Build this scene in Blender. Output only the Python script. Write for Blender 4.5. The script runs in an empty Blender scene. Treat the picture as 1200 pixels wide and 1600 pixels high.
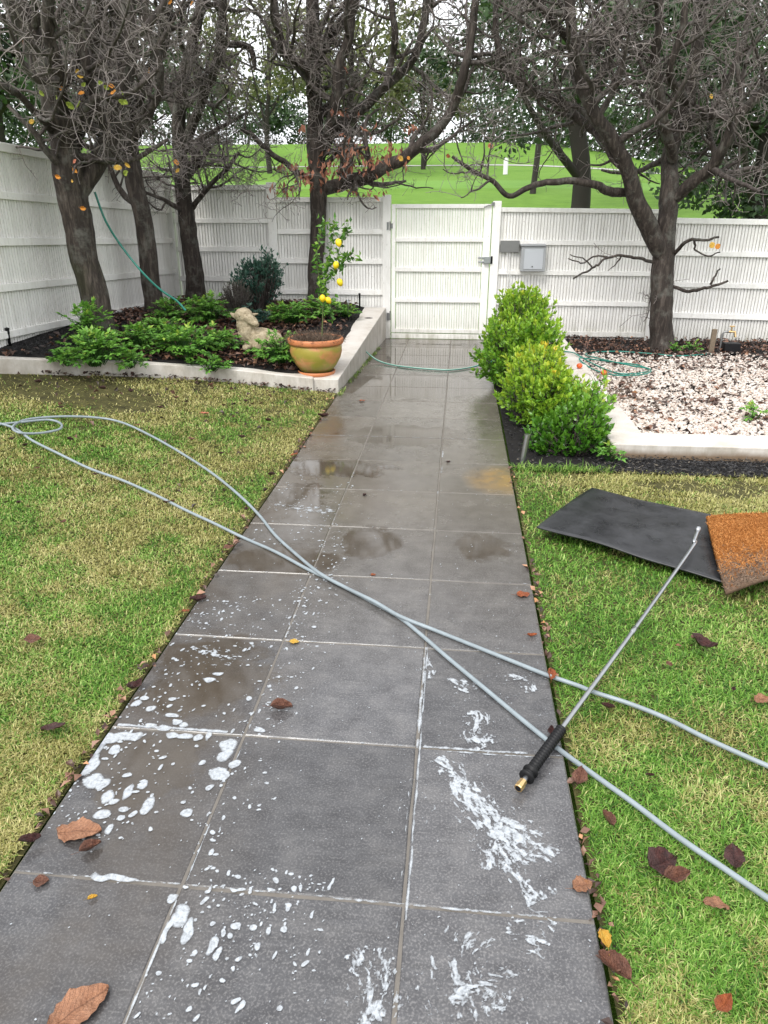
import bpy, math, random
import numpy as np
from math import radians as R, sin, cos, pi

# ------------------------------------------------------------------ camera, world, sun, exposure
scn = bpy.context.scene
COL = scn.collection
CH, PITCH, YAW, FPX = 1.65, .3911, .0983, 1134.67
cam_d = bpy.data.cameras.new('camera'); cam = bpy.data.objects.new('camera', cam_d); COL.objects.link(cam)
cam.location = (0, 0, CH); cam.rotation_euler = (pi/2 - PITCH, 0, YAW)
cam_d.sensor_fit = 'VERTICAL'; cam_d.sensor_height = 32.0; cam_d.lens = 32.0*FPX/1600.0
cam_d.clip_start = .05; cam_d.clip_end = 1000
scn.camera = cam

world = bpy.data.worlds.new('World'); scn.world = world; world.use_nodes = True
wn = world.node_tree; wn.nodes.clear()
sky = wn.nodes.new('ShaderNodeTexSky'); sky.sky_type = 'NISHITA'; sky.sun_disc = False
SUN_EL, SUN_ROT = R(52), R(205)
sky.sun_elevation = SUN_EL; sky.sun_rotation = SUN_ROT; sky.air_density = 1.0; sky.dust_density = 4.0
hs = wn.nodes.new('ShaderNodeHueSaturation'); hs.inputs['Saturation'].default_value = .10; hs.inputs['Value'].default_value = 1.0
mx = wn.nodes.new('ShaderNodeMix'); mx.data_type = 'RGBA'; mx.inputs['Factor'].default_value = .65
mx.inputs['B'].default_value = (9.6, 9.8, 10.2, 1)
bg = wn.nodes.new('ShaderNodeBackground'); bg.inputs['Strength'].default_value = .105
wo = wn.nodes.new('ShaderNodeOutputWorld')
wn.links.new(sky.outputs[0], hs.inputs['Color']); wn.links.new(hs.outputs[0], mx.inputs['A'])
wn.links.new(mx.outputs['Result'], bg.inputs['Color']); wn.links.new(bg.outputs[0], wo.inputs[0])

sd = bpy.data.lights.new('sun', 'SUN'); sd.energy = 1.2; sd.angle = R(24); sd.color = (1, .97, .92)
sun = bpy.data.objects.new('sun', sd); COL.objects.link(sun)
# sun direction: nishita rotation measured from +Y clockwise
sx, sy, sz = sin(SUN_ROT)*cos(SUN_EL), cos(SUN_ROT)*cos(SUN_EL), sin(SUN_EL)
from mathutils import Vector, Matrix
sun.rotation_euler = Vector((sx, sy, sz)).to_track_quat('Z', 'Y').to_euler()
scn.view_settings.view_transform = 'Standard'; scn.view_settings.look = 'None'
scn.view_settings.exposure = 1.05; scn.view_settings.gamma = 1; scn.view_settings.use_curve_mapping = False
scn.render.engine = 'CYCLES'
scn.cycles.max_bounces = 6; scn.cycles.diffuse_bounces = 3; scn.cycles.glossy_bounces = 3
scn.cycles.transparent_max_bounces = 8

# ------------------------------------------------------------------ measuring helpers
fw = np.array([-sin(YAW)*cos(PITCH), cos(YAW)*cos(PITCH), -sin(PITCH)])
rt = np.array([cos(YAW), sin(YAW), 0.]); upv = np.cross(rt, fw); CAM = np.array([0, 0, CH])
def ray(x, y): return fw + rt*(x-600)/FPX - upv*(y-800)/FPX
def gz(x, y, z=0.): d = ray(x, y); return CAM + d*(z-CH)/d[2]        # measured point on level z
def pY(x, y, Y): d = ray(x, y); return CAM + d*Y/d[1]                # measured point on the plane Y
def pX(x, y, X): d = ray(x, y); return CAM + d*X/d[0]
rng = np.random.default_rng(11)
random.seed(5)

# ------------------------------------------------------------------ noise
def _h(ix, iy, s):
    n = (ix.astype(np.int64)*374761393 + iy.astype(np.int64)*668265263 + s*1442695041) & 0x7fffffff
    n = ((n ^ (n >> 13))*1274126177) & 0x7fffffff
    n = ((n ^ (n >> 15))*668265263) & 0x7fffffff
    return (n & 0xffff)/65535.
def vn(x, y, s=0):
    x = np.asarray(x, float); y = np.asarray(y, float)
    ix = np.floor(x); iy = np.floor(y); fx = x-ix; fy = y-iy
    fx = fx*fx*(3-2*fx); fy = fy*fy*(3-2*fy)
    a = _h(ix, iy, s); b = _h(ix+1, iy, s); c = _h(ix, iy+1, s); d = _h(ix+1, iy+1, s)
    return a+(b-a)*fx+(c-a)*fy+(a-b-c+d)*fx*fy
def fbm(x, y, s=0, o=4):
    t = 0; a = .5; n = 0
    for i in range(o):
        t = t+a*vn(x*2**i+i*17.3, y*2**i+i*9.1, s+i*31); n += a; a *= .5
    return t/n
def smooth(a, b, x): t = np.clip((x-a)/(b-a), 0, 1); return t*t*(3-2*t)

# ------------------------------------------------------------------ mesh builder
class MB:
    def __init__(s): s.v = []; s.f = []; s.n = 0; s.a = {}; s.sz = []
    def add(s, v, f, **at):
        v = np.asarray(v, float).reshape(-1, 3); f = np.asarray(f, np.int64)
        s.v.append(v); s.f.append(f+s.n); s.sz.append(len(v)); s.n += len(v)
        for k, x in at.items():
            s.a.setdefault(k, []).append((len(s.v)-1, np.broadcast_to(np.asarray(x, float), (len(v),))))
    def mesh(s, name, smooth_=False):
        me = bpy.data.meshes.new(name)
        V = np.concatenate(s.v); me.vertices.add(len(V)); me.vertices.foreach_set('co', V.ravel())
        lt = np.concatenate([np.full(len(f), f.shape[1]) for f in s.f]); li = np.concatenate([f.ravel() for f in s.f])
        me.loops.add(len(li)); me.loops.foreach_set('vertex_index', li)
        me.polygons.add(len(lt)); st = np.concatenate([[0], np.cumsum(lt)[:-1]])
        me.polygons.foreach_set('loop_start', st); me.polygons.foreach_set('loop_total', lt)
        me.polygons.foreach_set('use_smooth', np.full(len(lt), smooth_))
        for k, L in s.a.items():
            arr = np.zeros(len(V)); off = np.concatenate([[0], np.cumsum(s.sz)])
            for i, x in L: arr[off[i]:off[i+1]] = x
            me.attributes.new(k, 'FLOAT', 'POINT').data.foreach_set('value', arr)
        me.update(calc_edges=True); me.validate()
        return me
    def obj(s, name, m, parent=None, smooth_=False, kind=None):
        return mkobj(name, s.mesh(name, smooth_), m, parent, kind)
def mkobj(name, me, m=None, parent=None, kind=None, label=None):
    o = bpy.data.objects.new(name, me); COL.objects.link(o)
    if m is not None and len(me.materials) == 0: me.materials.append(m)
    if parent is not None: o.parent = parent
    if kind: o['kind'] = kind
    if label: o['label'] = label
    return o
def tag(o, label, cat, group=None):
    o['label'] = label; o['category'] = cat
    if group: o['group'] = group
    return o
def thing(name, label, cat, loc=(0, 0, 0), group=None):
    o = bpy.data.objects.new(name, None); COL.objects.link(o); o.location = loc; o.empty_display_size = .1
    return tag(o, label, cat, group)
BF = np.array([[0,3,2,1],[4,5,6,7],[0,1,5,4],[1,2,6,5],[2,3,7,6],[3,0,4,7]])
def box(mb, x0, x1, y0, y1, z0, z1, **a):
    mb.add([[x0,y0,z0],[x1,y0,z0],[x1,y1,z0],[x0,y1,z0],[x0,y0,z1],[x1,y0,z1],[x1,y1,z1],[x0,y1,z1]], BF, **a)
def hexa(mb, v, **a): mb.add(v, BF, **a)
def bevel(o, w, seg=2):
    b = o.modifiers.new('bevel', 'BEVEL'); b.width = w; b.segments = seg; b.limit_method = 'ANGLE'; return o
def tube(mb, pts, rad, n=8, cap=True, ridge=0., seed=0, **a):
    P = np.asarray(pts, float); k = len(P); rad = np.broadcast_to(np.asarray(rad, float), (k,))
    T = np.gradient(P, axis=0); T /= np.linalg.norm(T, axis=1)[:, None]+1e-9
    ref = np.array([0, 0, 1.]) if abs(T[0, 2]) < .9 else np.array([1., 0, 0])
    u = np.cross(T[0], ref); u /= np.linalg.norm(u); U = [u]
    for i in range(1, k):
        u = U[-1]-T[i]*np.dot(U[-1], T[i]); u /= np.linalg.norm(u)+1e-9; U.append(u)
    U = np.array(U); W = np.cross(T, U); th = np.arange(n)*2*pi/n
    rr = rad[:, None]*np.ones(n)
    if ridge:
        L = np.concatenate([[0], np.cumsum(np.linalg.norm(np.diff(P, axis=0), axis=1))])
        q = 1+ridge*(fbm(np.arange(n)[None]*.9+seed*7+0*L[:, None], L[:, None]*4+seed, seed, 3)-.5)*2
        q += ridge*.8*(fbm(np.cos(th)[None]*1.2+L[:, None]*1.1+seed, np.sin(th)[None]*1.2+L[:, None]*.4, seed+5, 3)-.5)*2
        rr = rr*q
    V = P[:, None]+rr[..., None]*(np.cos(th)[None, :, None]*U[:, None]+np.sin(th)[None, :, None]*W[:, None])
    i = np.arange(k-1)[:, None]*n; j = np.arange(n)[None]; j2 = (j+1) % n
    F = np.stack([i+j, i+j2, i+n+j2, i+n+j], -1).reshape(-1, 4)
    mb.add(V.reshape(-1, 3), F, **a)
    if cap:
        b = mb.n
        mb.add(np.concatenate([V[-1], P[-1:]]), np.stack([np.arange(n), (np.arange(n)+1) % n, np.full(n, n)], 1))
        mb.add(np.concatenate([V[0], P[:1]]), np.stack([(np.arange(n)+1) % n, np.arange(n), np.full(n, n)], 1))
def tubes(mb, P, rad, n=3, **a):                                # many thin tubes at once, P [N,k,3]
    N, k, _ = P.shape
    T = np.gradient(P, axis=1); T /= np.linalg.norm(T, axis=2)[..., None]+1e-9
    ref = rng.normal(size=(N, 1, 3)); U = np.cross(T, ref); U /= np.linalg.norm(U, axis=2)[..., None]+1e-9; W = np.cross(T, U)
    th = np.arange(n)*2*pi/n
    V = P[:, :, None]+rad[:, :, None, None]*(np.cos(th)[:, None]*U[:, :, None]+np.sin(th)[:, None]*W[:, :, None])
    o = (np.arange(N)*k*n)[:, None, None]; i = (np.arange(k-1)*n)[None, :, None]; j = np.arange(n)[None, None]; j2 = (j+1) % n
    F = np.stack([o+i+j, o+i+j2, o+i+n+j2, o+i+n+j], -1).reshape(-1, 4)
    mb.add(V.reshape(-1, 3), F, **a)
def smoothpts(P, m=6):                                          # Catmull-Rom through measured points, last column may be a radius
    P = np.asarray(P, float); Q = np.concatenate([2*P[:1]-P[1:2], P, 2*P[-1:]-P[-2:-1]]); out = []
    for i in range(1, len(Q)-2):
        t = np.linspace(0, 1, m, endpoint=False)[:, None]
        a, b, c, d = Q[i-1], Q[i], Q[i+1], Q[i+2]
        out.append(.5*((2*b)+(-a+c)*t+(2*a-5*b+4*c-d)*t*t+(-a+3*b-3*c+d)*t**3))
    out.append(P[-1:]); return np.concatenate(out)
def grid(mb, xs, ys, zf, **a):
    X, Y = np.meshgrid(xs, ys); Z = zf(X, Y); n, m = X.shape
    i = np.arange(n-1)[:, None]*m; j = np.arange(m-1)[None]
    mb.add(np.stack([X, Y, Z], -1).reshape(-1, 3), np.stack([i+j, i+j+1, i+m+j+1, i+m+j], -1).reshape(-1, 4), **a)
def lathe(mb, prof, n=40, c=(0, 0, 0), **a):
    pr = np.asarray(prof, float); th = np.arange(n)*2*pi/n; k = len(pr)
    V = np.stack([pr[:, None, 0]*np.cos(th), pr[:, None, 0]*np.sin(th), pr[:, None, 1]+0*th], -1)+np.array(c)
    i = np.arange(k-1)[:, None]*n; j = np.arange(n)[None]; j2 = (j+1) % n
    mb.add(V.reshape(-1, 3), np.stack([i+j, i+j2, i+n+j2, i+n+j], -1).reshape(-1, 4), **a)

# ------------------------------------------------------------------ materials
class NT:
    def __init__(s, name, rough=.6, spec=.5):
        s.m = bpy.data.materials.new(name); s.m.use_nodes = True; s.t = s.m.node_tree; s.b = s.t.nodes['Principled BSDF']
        s.b.inputs['Roughness'].default_value = rough; s.b.inputs['Specular IOR Level'].default_value = spec
    def n(s, typ, **k):
        x = s.t.nodes.new(typ)
        for a, b in k.items(): setattr(x, a, b)
        return x
    def l(s, a, b): s.t.links.new(a, b)
    def set(s, inp, v):
        if hasattr(v, 'is_linked') or isinstance(v, bpy.types.NodeSocket): s.l(v, inp)
        else: inp.default_value = v
    def pos(s): return s.n('ShaderNodeNewGeometry').outputs['Position']
    def objc(s): return s.n('ShaderNodeTexCoord').outputs['Object']
    def attr(s, nm): return s.n('ShaderNodeAttribute', attribute_name=nm).outputs['Fac']
    def rnd(s): return s.n('ShaderNodeObjectInfo').outputs['Random']
    def mapv(s, v, sc): x = s.n('ShaderNodeMapping'); s.l(v, x.inputs[0]); x.inputs['Scale'].default_value = sc; return x.outputs[0]
    def noise(s, v, scale, detail=4, rough=.55, dist=0):
        x = s.n('ShaderNodeTexNoise'); s.l(v, x.inputs['Vector']); x.inputs['Scale'].default_value = scale
        x.inputs['Detail'].default_value = detail; x.inputs['Roughness'].default_value = rough; x.inputs['Distortion'].default_value = dist
        return x.outputs['Fac']
    def vor(s, v, scale, feat='F1'):
        x = s.n('ShaderNodeTexVoronoi', feature=feat); s.l(v, x.inputs['Vector']); x.inputs['Scale'].default_value = scale; return x.outputs[0]
    def math(s, op, a, b=0., c=0., clamp=False):
        x = s.n('ShaderNodeMath', operation=op, use_clamp=clamp)
        for i, q in enumerate((a, b, c)): s.set(x.inputs[i], q)
        return x.outputs[0]
    def ramp(s, v, st):
        x = s.n('ShaderNodeValToRGB'); s.l(v, x.inputs[0]); e = x.color_ramp.elements
        while len(e) < len(st): e.new(.5)
        for q, (p, c) in zip(e, st): q.position = p; q.color = (*c, 1) if hasattr(c, '__len__') else (c, c, c, 1)
        return x.outputs[0]
    def mix(s, f, a, b, mode='MIX'):
        x = s.n('ShaderNodeMix', data_type='RGBA', blend_type=mode)
        s.set(x.inputs[0], f)
        for i, q in ((6, a), (7, b)):
            s.set(x.inputs[i], (*q, 1) if isinstance(q, tuple) and len(q) == 3 else q)
        return x.outputs[2]
    def color(s, v): s.set(s.b.inputs['Base Color'], (*v, 1) if isinstance(v, tuple) else v)
    def bump(s, h, st=.3, d=.01):
        x = s.n('ShaderNodeBump'); x.inputs['Strength'].default_value = st; x.inputs['Distance'].default_value = d
        s.l(h, x.inputs['Height']); s.l(x.outputs[0], s.b.inputs['Normal'])
    def sep(s, v): x = s.n('ShaderNodeSeparateXYZ'); s.l(v, x.inputs[0]); return x.outputs

def simple(name, c, rough=.6, metal=0, var=.15, sc=8, bump=0, bsc=60, spec=.5):
    t = NT(name, rough, spec); p = t.objc(); n = t.noise(p, sc, 5)
    t.color(t.mix(n, tuple(x*(1-var) for x in c), tuple(min(1, x*(1+var)) for x in c)))
    t.b.inputs['Metallic'].default_value = metal
    if bump: t.bump(t.noise(p, bsc, 4), bump, .003)
    return t.m
def foliage_mat(name, st, rough=.45, sheen=0, trans=.25):
    t = NT(name, rough, .4); a = t.attr('rnd'); col = t.ramp(a, st); t.color(col)
    tr = t.n('ShaderNodeBsdfTranslucent'); t.l(t.mix(.5, col, (.25, .4, .05), 'MULTIPLY') if False else col, tr.inputs[0])
    ms = t.n('ShaderNodeMixShader'); ms.inputs[0].default_value = trans
    out = t.t.nodes['Material Output']; t.l(t.b.outputs[0], ms.inputs[1]); t.l(tr.outputs[0], ms.inputs[2]); t.l(ms.outputs[0], out.inputs[0])
    return t.m

def m_paint():
    t = NT('white_fence_paint', .5); p = t.pos(); n = t.noise(t.mapv(p, (6, 6, 1.2)), 3, 6, .65); f = t.noise(p, 60, 3)
    c = t.ramp(n, [(.25, (.74, .72, .675)), (.5, (.86, .845, .81)), (.8, (.88, .87, .84))])
    r = t.math('MULTIPLY_ADD', t.rnd(), .10, .94); x = t.n('ShaderNodeHueSaturation'); t.l(c, x.inputs['Color']); t.l(r, x.inputs['Value'])
    z = t.sep(p)[2]
    d = t.math('MULTIPLY', t.ramp(z, [(.0, 1), (.35, .0)]), t.ramp(n, [(.35, 0), (.7, 1)]))
    sp = t.ramp(t.noise(t.mapv(p, (30, 30, 14)), 1.5, 5, .7), [(.60, 0), (.72, .55)])
    c2 = t.mix(d, x.outputs[0], (.38, .36, .28)); c3 = t.mix(sp, c2, (.33, .31, .26)); t.color(c3)
    t.bump(t.noise(t.mapv(p, (60, 60, 8)), 2, 5), .15, .003); return t.m
def m_slab():
    t = NT('wet_bluestone', .4); p = t.pos(); rn = t.rnd()
    big = t.noise(p, 1.7, 5, .6); mid = t.noise(p, 9, 6, .65); fine = t.noise(p, 160, 3, .6); gr = t.noise(t.mapv(p, (3, 14, 3)), 3, 5, .6)
    c = t.ramp(mid, [(.28, (.044, .043, .046)), (.5, (.080, .079, .082)), (.76, (.125, .121, .120))])
    c = t.mix(t.math('MULTIPLY', t.ramp(gr, [(.45, 0), (.7, 1)]), .45), c, (.034, .033, .034))
    c = t.mix(t.math('MULTIPLY', t.ramp(fine, [(.5, 0), (.66, 1)]), .38), c, (.27, .26, .255))
    c = t.mix(t.math('MULTIPLY', t.ramp(fine, [(.3, 1), (.42, 0)]), .5), c, (.05, .05, .055))
    y = t.sep(p)[1]; x = t.sep(p)[0]
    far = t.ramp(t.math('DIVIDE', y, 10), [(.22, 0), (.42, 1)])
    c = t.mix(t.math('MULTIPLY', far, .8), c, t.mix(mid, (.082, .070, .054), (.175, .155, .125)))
    left = t.ramp(t.math('MULTIPLY_ADD', x, 1., 1.2), [(.35, 1), (.75, 0)])
    br = t.math('MULTIPLY', left, t.ramp(big, [(.4, 0), (.62, 1)])); c = t.mix(t.math('MULTIPLY', br, .7), c, (.075, .058, .041))
    v = t.math('MULTIPLY_ADD', rn, .34, .80); h = t.n('ShaderNodeHueSaturation'); t.l(c, h.inputs['Color']); t.l(v, h.inputs['Value'])
    # orange stain by the shrub
    dx = t.math('SUBTRACT', x, .33); dy = t.math('SUBTRACT', y, 4.62)
    d2 = t.math('ADD', t.math('MULTIPLY', dx, t.math('MULTIPLY', dx, 9.)), t.math('MULTIPLY', dy, t.math('MULTIPLY', dy, 7.)))
    st = t.math('MULTIPLY', t.ramp(t.math('ADD', d2, t.math('MULTIPLY', big, .4)), [(.22, 1), (.9, 0)]), t.ramp(mid, [(.3, .1), (.6, .75)]))
    c = t.mix(st, h.outputs[0], (.30, .18, .045)); t.color(c)
    pud = t.math('MULTIPLY', t.ramp(t.noise(p, 2.1, 5, .62, .5), [(.44, 0), (.56, 1)]), t.ramp(t.math('ADD', left, far), [(.05, .12), (.6, 1)]))
    def gauss(cx, cy, sx_, sy_):
        a = t.math('MULTIPLY', t.math('SUBTRACT', x, cx), 1/sx_); b = t.math('MULTIPLY', t.math('SUBTRACT', y, cy), 1/sy_)
        return t.math('SUBTRACT', 1., t.math('ADD', t.math('MULTIPLY', a, a), t.math('MULTIPLY', b, b)))
    acc = None
    for q in [(-.90, 2.28, .30, .34), (-.93, 1.78, .24, .22), (-.85, 3.28, .34, .22), (-.95, 4.2, .24, .30), (-.42, 3.55, .22, .26), (.18, 3.55, .18, .22), (-.78, 4.75, .5, .25), (-.4, 5.6, .6, .4), (-.5, 7.4, .9, .8), (-.3, 9.2, 1.1, 1.2)]:
        g_ = gauss(*q); acc = g_ if acc is None else t.math('MAXIMUM', acc, g_)
    pn_ = t.noise(t.mapv(p, (1, 1, 1)), 6, 6, .68, .3)
    wet = t.ramp(t.math('MULTIPLY_ADD', pn_, 2.2, t.math('SUBTRACT', acc, 1.25)), [(.12, 0), (.36, 1)])
    pud = t.math('MAXIMUM', wet, t.math('MULTIPLY', pud, .55))
    c = t.mix(t.math('MULTIPLY', wet, .62), c, t.mix(mid, (.040, .030, .020), (.085, .068, .048))); t.color(c)  # wet stone darkened, with the brown of the mirrored trees painted in
    film = t.ramp(t.noise(p, 14, 5, .6), [(.4, .13), (.66, .36)])
    t.l(t.mix(pud, film, (.045, .045, .045)), t.b.inputs['Roughness'])
    t.b.inputs['Specular IOR Level'].default_value = .5
    bh = t.math('MULTIPLY', t.math('ADD', fine, t.math('MULTIPLY', mid, .35)), t.math('MULTIPLY_ADD', pud, -.93, 1.0))
    t.bump(bh, .4, .0014); return t.m
def m_ground(name, st, sc=5, bump=.6):
    t = NT(name, .9, .2); p = t.pos(); n = t.noise(p, sc, 8, .7); t.color(t.ramp(n, st)); t.bump(t.noise(p, sc*12, 5, .7), bump, .02); return t.m
def m_bark(name, a, b, moss=0):
    t = NT(name, .75, .3); p = t.pos(); q = t.mapv(p, (26, 26, 5)); n = t.noise(q, 1, 6, .7, .6); w = t.noise(p, 2.2, 3)
    c = t.ramp(n, [(.3, tuple(x*.45 for x in a)), (.5, a), (.72, b)])
    if moss:
        z = t.sep(p)[2]; mz = t.math('MULTIPLY', t.ramp(t.math('DIVIDE', z, 3), [(.25, 1), (.48, 0)]), t.ramp(w, [(.4, 0), (.6, 1)]))
        c = t.mix(t.math('MULTIPLY', mz, .8), c, (.05, .062, .018))
    c = t.mix(t.math('MULTIPLY', t.ramp(t.noise(p, 6, 5, .7), [(.52, 0), (.66, 1)]), .5), c, (.15, .15, .13)); t.color(c)
    t.bump(n, 1., .02); return t.m
def m_render():
    t = NT('white_cement_render', .7); p = t.pos(); n = t.noise(p, 3.5, 7, .68); f = t.noise(p, 40, 4, .7)
    c = t.ramp(n, [(.25, (.40, .35, .29)), (.48, (.56, .52, .47)), (.7, (.64, .61, .57))])
    c = t.mix(t.math('MULTIPLY', t.ramp(f, [(.55, 0), (.75, 1)]), .35), c, (.40, .34, .26))
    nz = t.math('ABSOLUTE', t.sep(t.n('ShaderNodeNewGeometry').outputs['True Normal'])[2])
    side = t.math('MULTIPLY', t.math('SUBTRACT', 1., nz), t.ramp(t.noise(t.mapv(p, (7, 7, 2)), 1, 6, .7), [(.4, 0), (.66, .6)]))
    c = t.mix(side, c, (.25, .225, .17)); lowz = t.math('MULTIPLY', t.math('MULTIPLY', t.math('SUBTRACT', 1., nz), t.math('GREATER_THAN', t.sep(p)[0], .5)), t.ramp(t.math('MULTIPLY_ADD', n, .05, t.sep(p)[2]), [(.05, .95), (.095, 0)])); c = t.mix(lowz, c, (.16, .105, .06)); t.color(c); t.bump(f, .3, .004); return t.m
def m_terracotta():
    t = NT('mossy_glazed_terracotta', .42); p = t.objc(); n = t.noise(t.mapv(p, (1, 1, 1.6)), 5, 5, .6, .5); z = t.sep(p)[2]
    c = t.ramp(t.noise(p, 7, 5), [(.3, (.46, .20, .07)), (.7, (.60, .33, .13))])
    g = t.math('MULTIPLY', t.ramp(n, [(.42, 0), (.56, 1)]), t.ramp(z, [(.08, 1), (.33, .75)]))
    c = t.mix(t.math('MULTIPLY', g, .9), c, (.28, .29, .035))
    lo = t.ramp(t.math('ADD', z, t.math('MULTIPLY', n, .08)), [(.09, 1), (.17, 0)]); c = t.mix(t.math('MULTIPLY', lo, .85), c, (.095, .10, .02))
    t.color(c); return t.m
def m_field():
    t = NT('park_grass', .9, .15); p = t.pos(); n = t.noise(t.mapv(p, (1, 2.2, 1)), 1.4, 9, .8); w = t.noise(p, .16, 5); y = t.sep(p)[1]
    c = t.ramp(n, [(.3, (.055, .12, .012)), (.5, (.10, .205, .022)), (.7, (.17, .29, .045))])
    c = t.mix(t.ramp(w, [(.35, 0), (.65, .5)]), c, (.15, .26, .05))
    s = t.math('COMPARE', y, 36., 2.2); c = t.mix(t.math('MULTIPLY', s, .5), c, (.16, .31, .07)); t.color(c); t.bump(n, .6, .05); return t.m
def m_deadleaf(name, a, b):
    t = NT(name, .38, .45); p = t.objc(); n = t.noise(p, 5, 6, .7); x, y, z = t.sep(p)
    ay = t.math('ABSOLUTE', y); ph = t.math('FRACT', t.math('MULTIPLY', t.math('SUBTRACT', x, t.math('MULTIPLY', ay, .9)), 11.))
    vein = t.math('MAXIMUM', t.math('LESS_THAN', ph, .10), t.math('LESS_THAN', ay, .013)); c = t.mix(t.ramp(n, [(.36, 0), (.64, 1)]), a, b)
    sp = t.ramp(t.noise(p, 14, 5, .7), [(.58, 0), (.68, .7)]); c = t.mix(sp, c, tuple(q*.3 for q in a)); t.color(t.mix(t.math('MULTIPLY', vein, .55), c, tuple(q*.45 for q in a)))
    t.bump(t.math('ADD', t.math('MULTIPLY', vein, -.6), n), .7, .04); return t.m
def m_coir():
    t = NT('orange_coir', .95, .1); p = t.objc(); n = t.noise(t.mapv(p, (60, 60, 60)), 4, 5, .8); big = t.noise(p, 4, 4)
    c = t.ramp(n, [(.3, (.14, .05, .015)), (.55, (.36, .14, .035)), (.75, (.56, .27, .09))])
    a = t.attr('wear'); c = t.mix(t.math('MULTIPLY', t.ramp(t.math('ADD', a, t.math('MULTIPLY', big, .5)), [(.85, 0), (1.45, 1)]), .85), c, t.mix(n, (.07, .045, .035), (.33, .25, .19))); t.color(c)
    t.bump(n, 1., .012); return t.m

M = dict(
 paint=m_paint(), slab=m_slab(), render=m_render(), pot=m_terracotta(), field=m_field(), coir=m_coir(),
 bark=m_bark('dark_furrowed_bark', (.038, .029, .024), (.115, .094, .08)), barkmoss=m_bark('mossy_furrowed_bark', (.038, .029, .024), (.115, .094, .078), 1),
 twig=simple('grey_brown_twig', (.20, .172, .16), .85, var=.8, sc=3), branch=m_bark('branch_bark', (.065, .052, .046), (.175, .15, .138)),
 farbark=simple('far_bark', (.030, .025, .021), .9, var=.4, sc=2),
 mortar=simple('joint_mortar', (.145, .13, .112), .7, var=.3, sc=20, bump=.4),
 soil=m_ground('black_soil', [(.3, (.008, .008, .009)), (.6, (.022, .020, .019)), (.8, (.05, .04, .033))], 14),
 lawnsoil=m_ground('lawn_soil', [(.3, (.035, .032, .014)), (.55, (.085, .08, .028)), (.75, (.16, .13, .06))], 10),
 rim=simple('orange_terracotta', (.52, .19, .075), .5, var=.2, sc=12, bump=.15),
 hose=simple('grey_pvc_hose', (.235, .275, .295), .36, var=.3, sc=14), green=simple('green_garden_hose', (.02, .19, .145), .3, var=.2, sc=5),
 pale=simple('pale_hose_stripe', (.45, .68, .58), .35),
 steel=simple('brushed_steel', (.40, .41, .42), .34, 1, var=.2, sc=30), dsteel=simple('grey_metal', (.22, .22, .22), .4, .8), dark=simple('black_rubber_grip', (.008, .008, .009), .5, var=.2, spec=.25),
 brass=simple('brass', (.72, .50, .24), .3, 1), rubber=None, box=simple('grey_letterbox_paint', (.34, .35, .36), .4, var=.05), plate=simple('dull_grey_plate', (.20, .20, .195), .45, .3, var=.12),
 stone=None, lemon=simple('lemon_skin', (.85, .62, .015), .4, var=.12, sc=30, bump=.3, bsc=90), rock=simple('dark_rock', (.06, .055, .05), .8, var=.4, sc=40, bump=.6),
 timber=simple('weathered_stake', (.17, .13, .09), .85, var=.35, sc=30), road=simple('park_path_concrete', (.36, .35, .33), .8), white=simple('white_plastic', (.75, .75, .74), .4, var=.03),
 redfruit=simple('orange_red_fruit', (.62, .10, .02), .4),
)
t = NT('wet_black_rubber', .28, .5); p = t.objc(); n = t.noise(p, 5, 6, .7); t.color(t.ramp(n, [(.35, (.013, .0135, .015)), (.7, (.038, .039, .043))]))
t.l(t.ramp(t.noise(p, 9, 5), [(.3, .22), (.7, .48)]), t.b.inputs['Roughness']); t.bump(t.noise(p, 120, 3), .15, .002); M['rubber'] = t.m
t = NT('carved_sandstone', .9, .2); p = t.objc(); n = t.noise(p, 22, 6, .7); t.color(t.ramp(n, [(.3, (.17, .135, .085)), (.5, (.40, .33, .225)), (.75, (.52, .45, .33))])); t.bump(t.noise(p, 45, 5, .7), .7, .012); M['stone'] = t.m
t = NT('soap_foam', .3, .4); t.color(t.mix(t.noise(t.pos(), 130, 4, .7), (.29, .315, .34), (.56, .59, .62)))
th_ = t.attr('thick'); nf = t.noise(t.pos(), 75, 5, .75); t.bump(nf, .5, .003)
t.l(t.math('MULTIPLY', t.ramp(th_, [(0., .30), (.42, .97)]), t.ramp(nf, [(.30, .45), (.54, 1)])), t.b.inputs['Alpha']); M['foam'] = t.m
t = NT('lawn_blades', .5, .3); a = t.attr('dry'); r_ = t.attr('rnd')
cg = t.ramp(r_, [(0, (.03, .095, .010)), (.4, (.095, .235, .025)), (.75, (.20, .37, .055)), (1, (.38, .50, .15))])
cd = t.ramp(r_, [(0, (.17, .16, .04)), (.5, (.38, .35, .12)), (1, (.62, .56, .27))])
t.color(t.mix(t.ramp(a, [(.0, 0), (1, 1)]), cg, cd))
tr = t.n('ShaderNodeBsdfTranslucent'); t.l(t.mix(a, cg, cd), tr.inputs[0]); ms = t.n('ShaderNodeMixShader'); ms.inputs[0].default_value = .22
t.l(t.b.outputs[0], ms.inputs[1]); t.l(tr.outputs[0], ms.inputs[2]); t.l(ms.outputs[0], t.t.nodes['Material Output'].inputs[0]); M['grass'] = t.m
M['peb'] = (lambda t: (t.color(t.ramp(t.attr('rnd'), [(0, (.26, .17, .12)), (.35, (.44, .36, .30)), (1, (.66, .60, .545))])), t.m)[1])(NT('white_pebble', .6))
M['litter'] = (lambda t: (t.color(t.ramp(t.attr('rnd'), [(0, (.018, .011, .009)), (.35, (.06, .030, .021)), (.65, (.17, .085, .055)), (.9, (.36, .20, .13)), (1, (.5, .24, .09))])), t.m)[1])(NT('dead_leaf_litter', .5))
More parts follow.
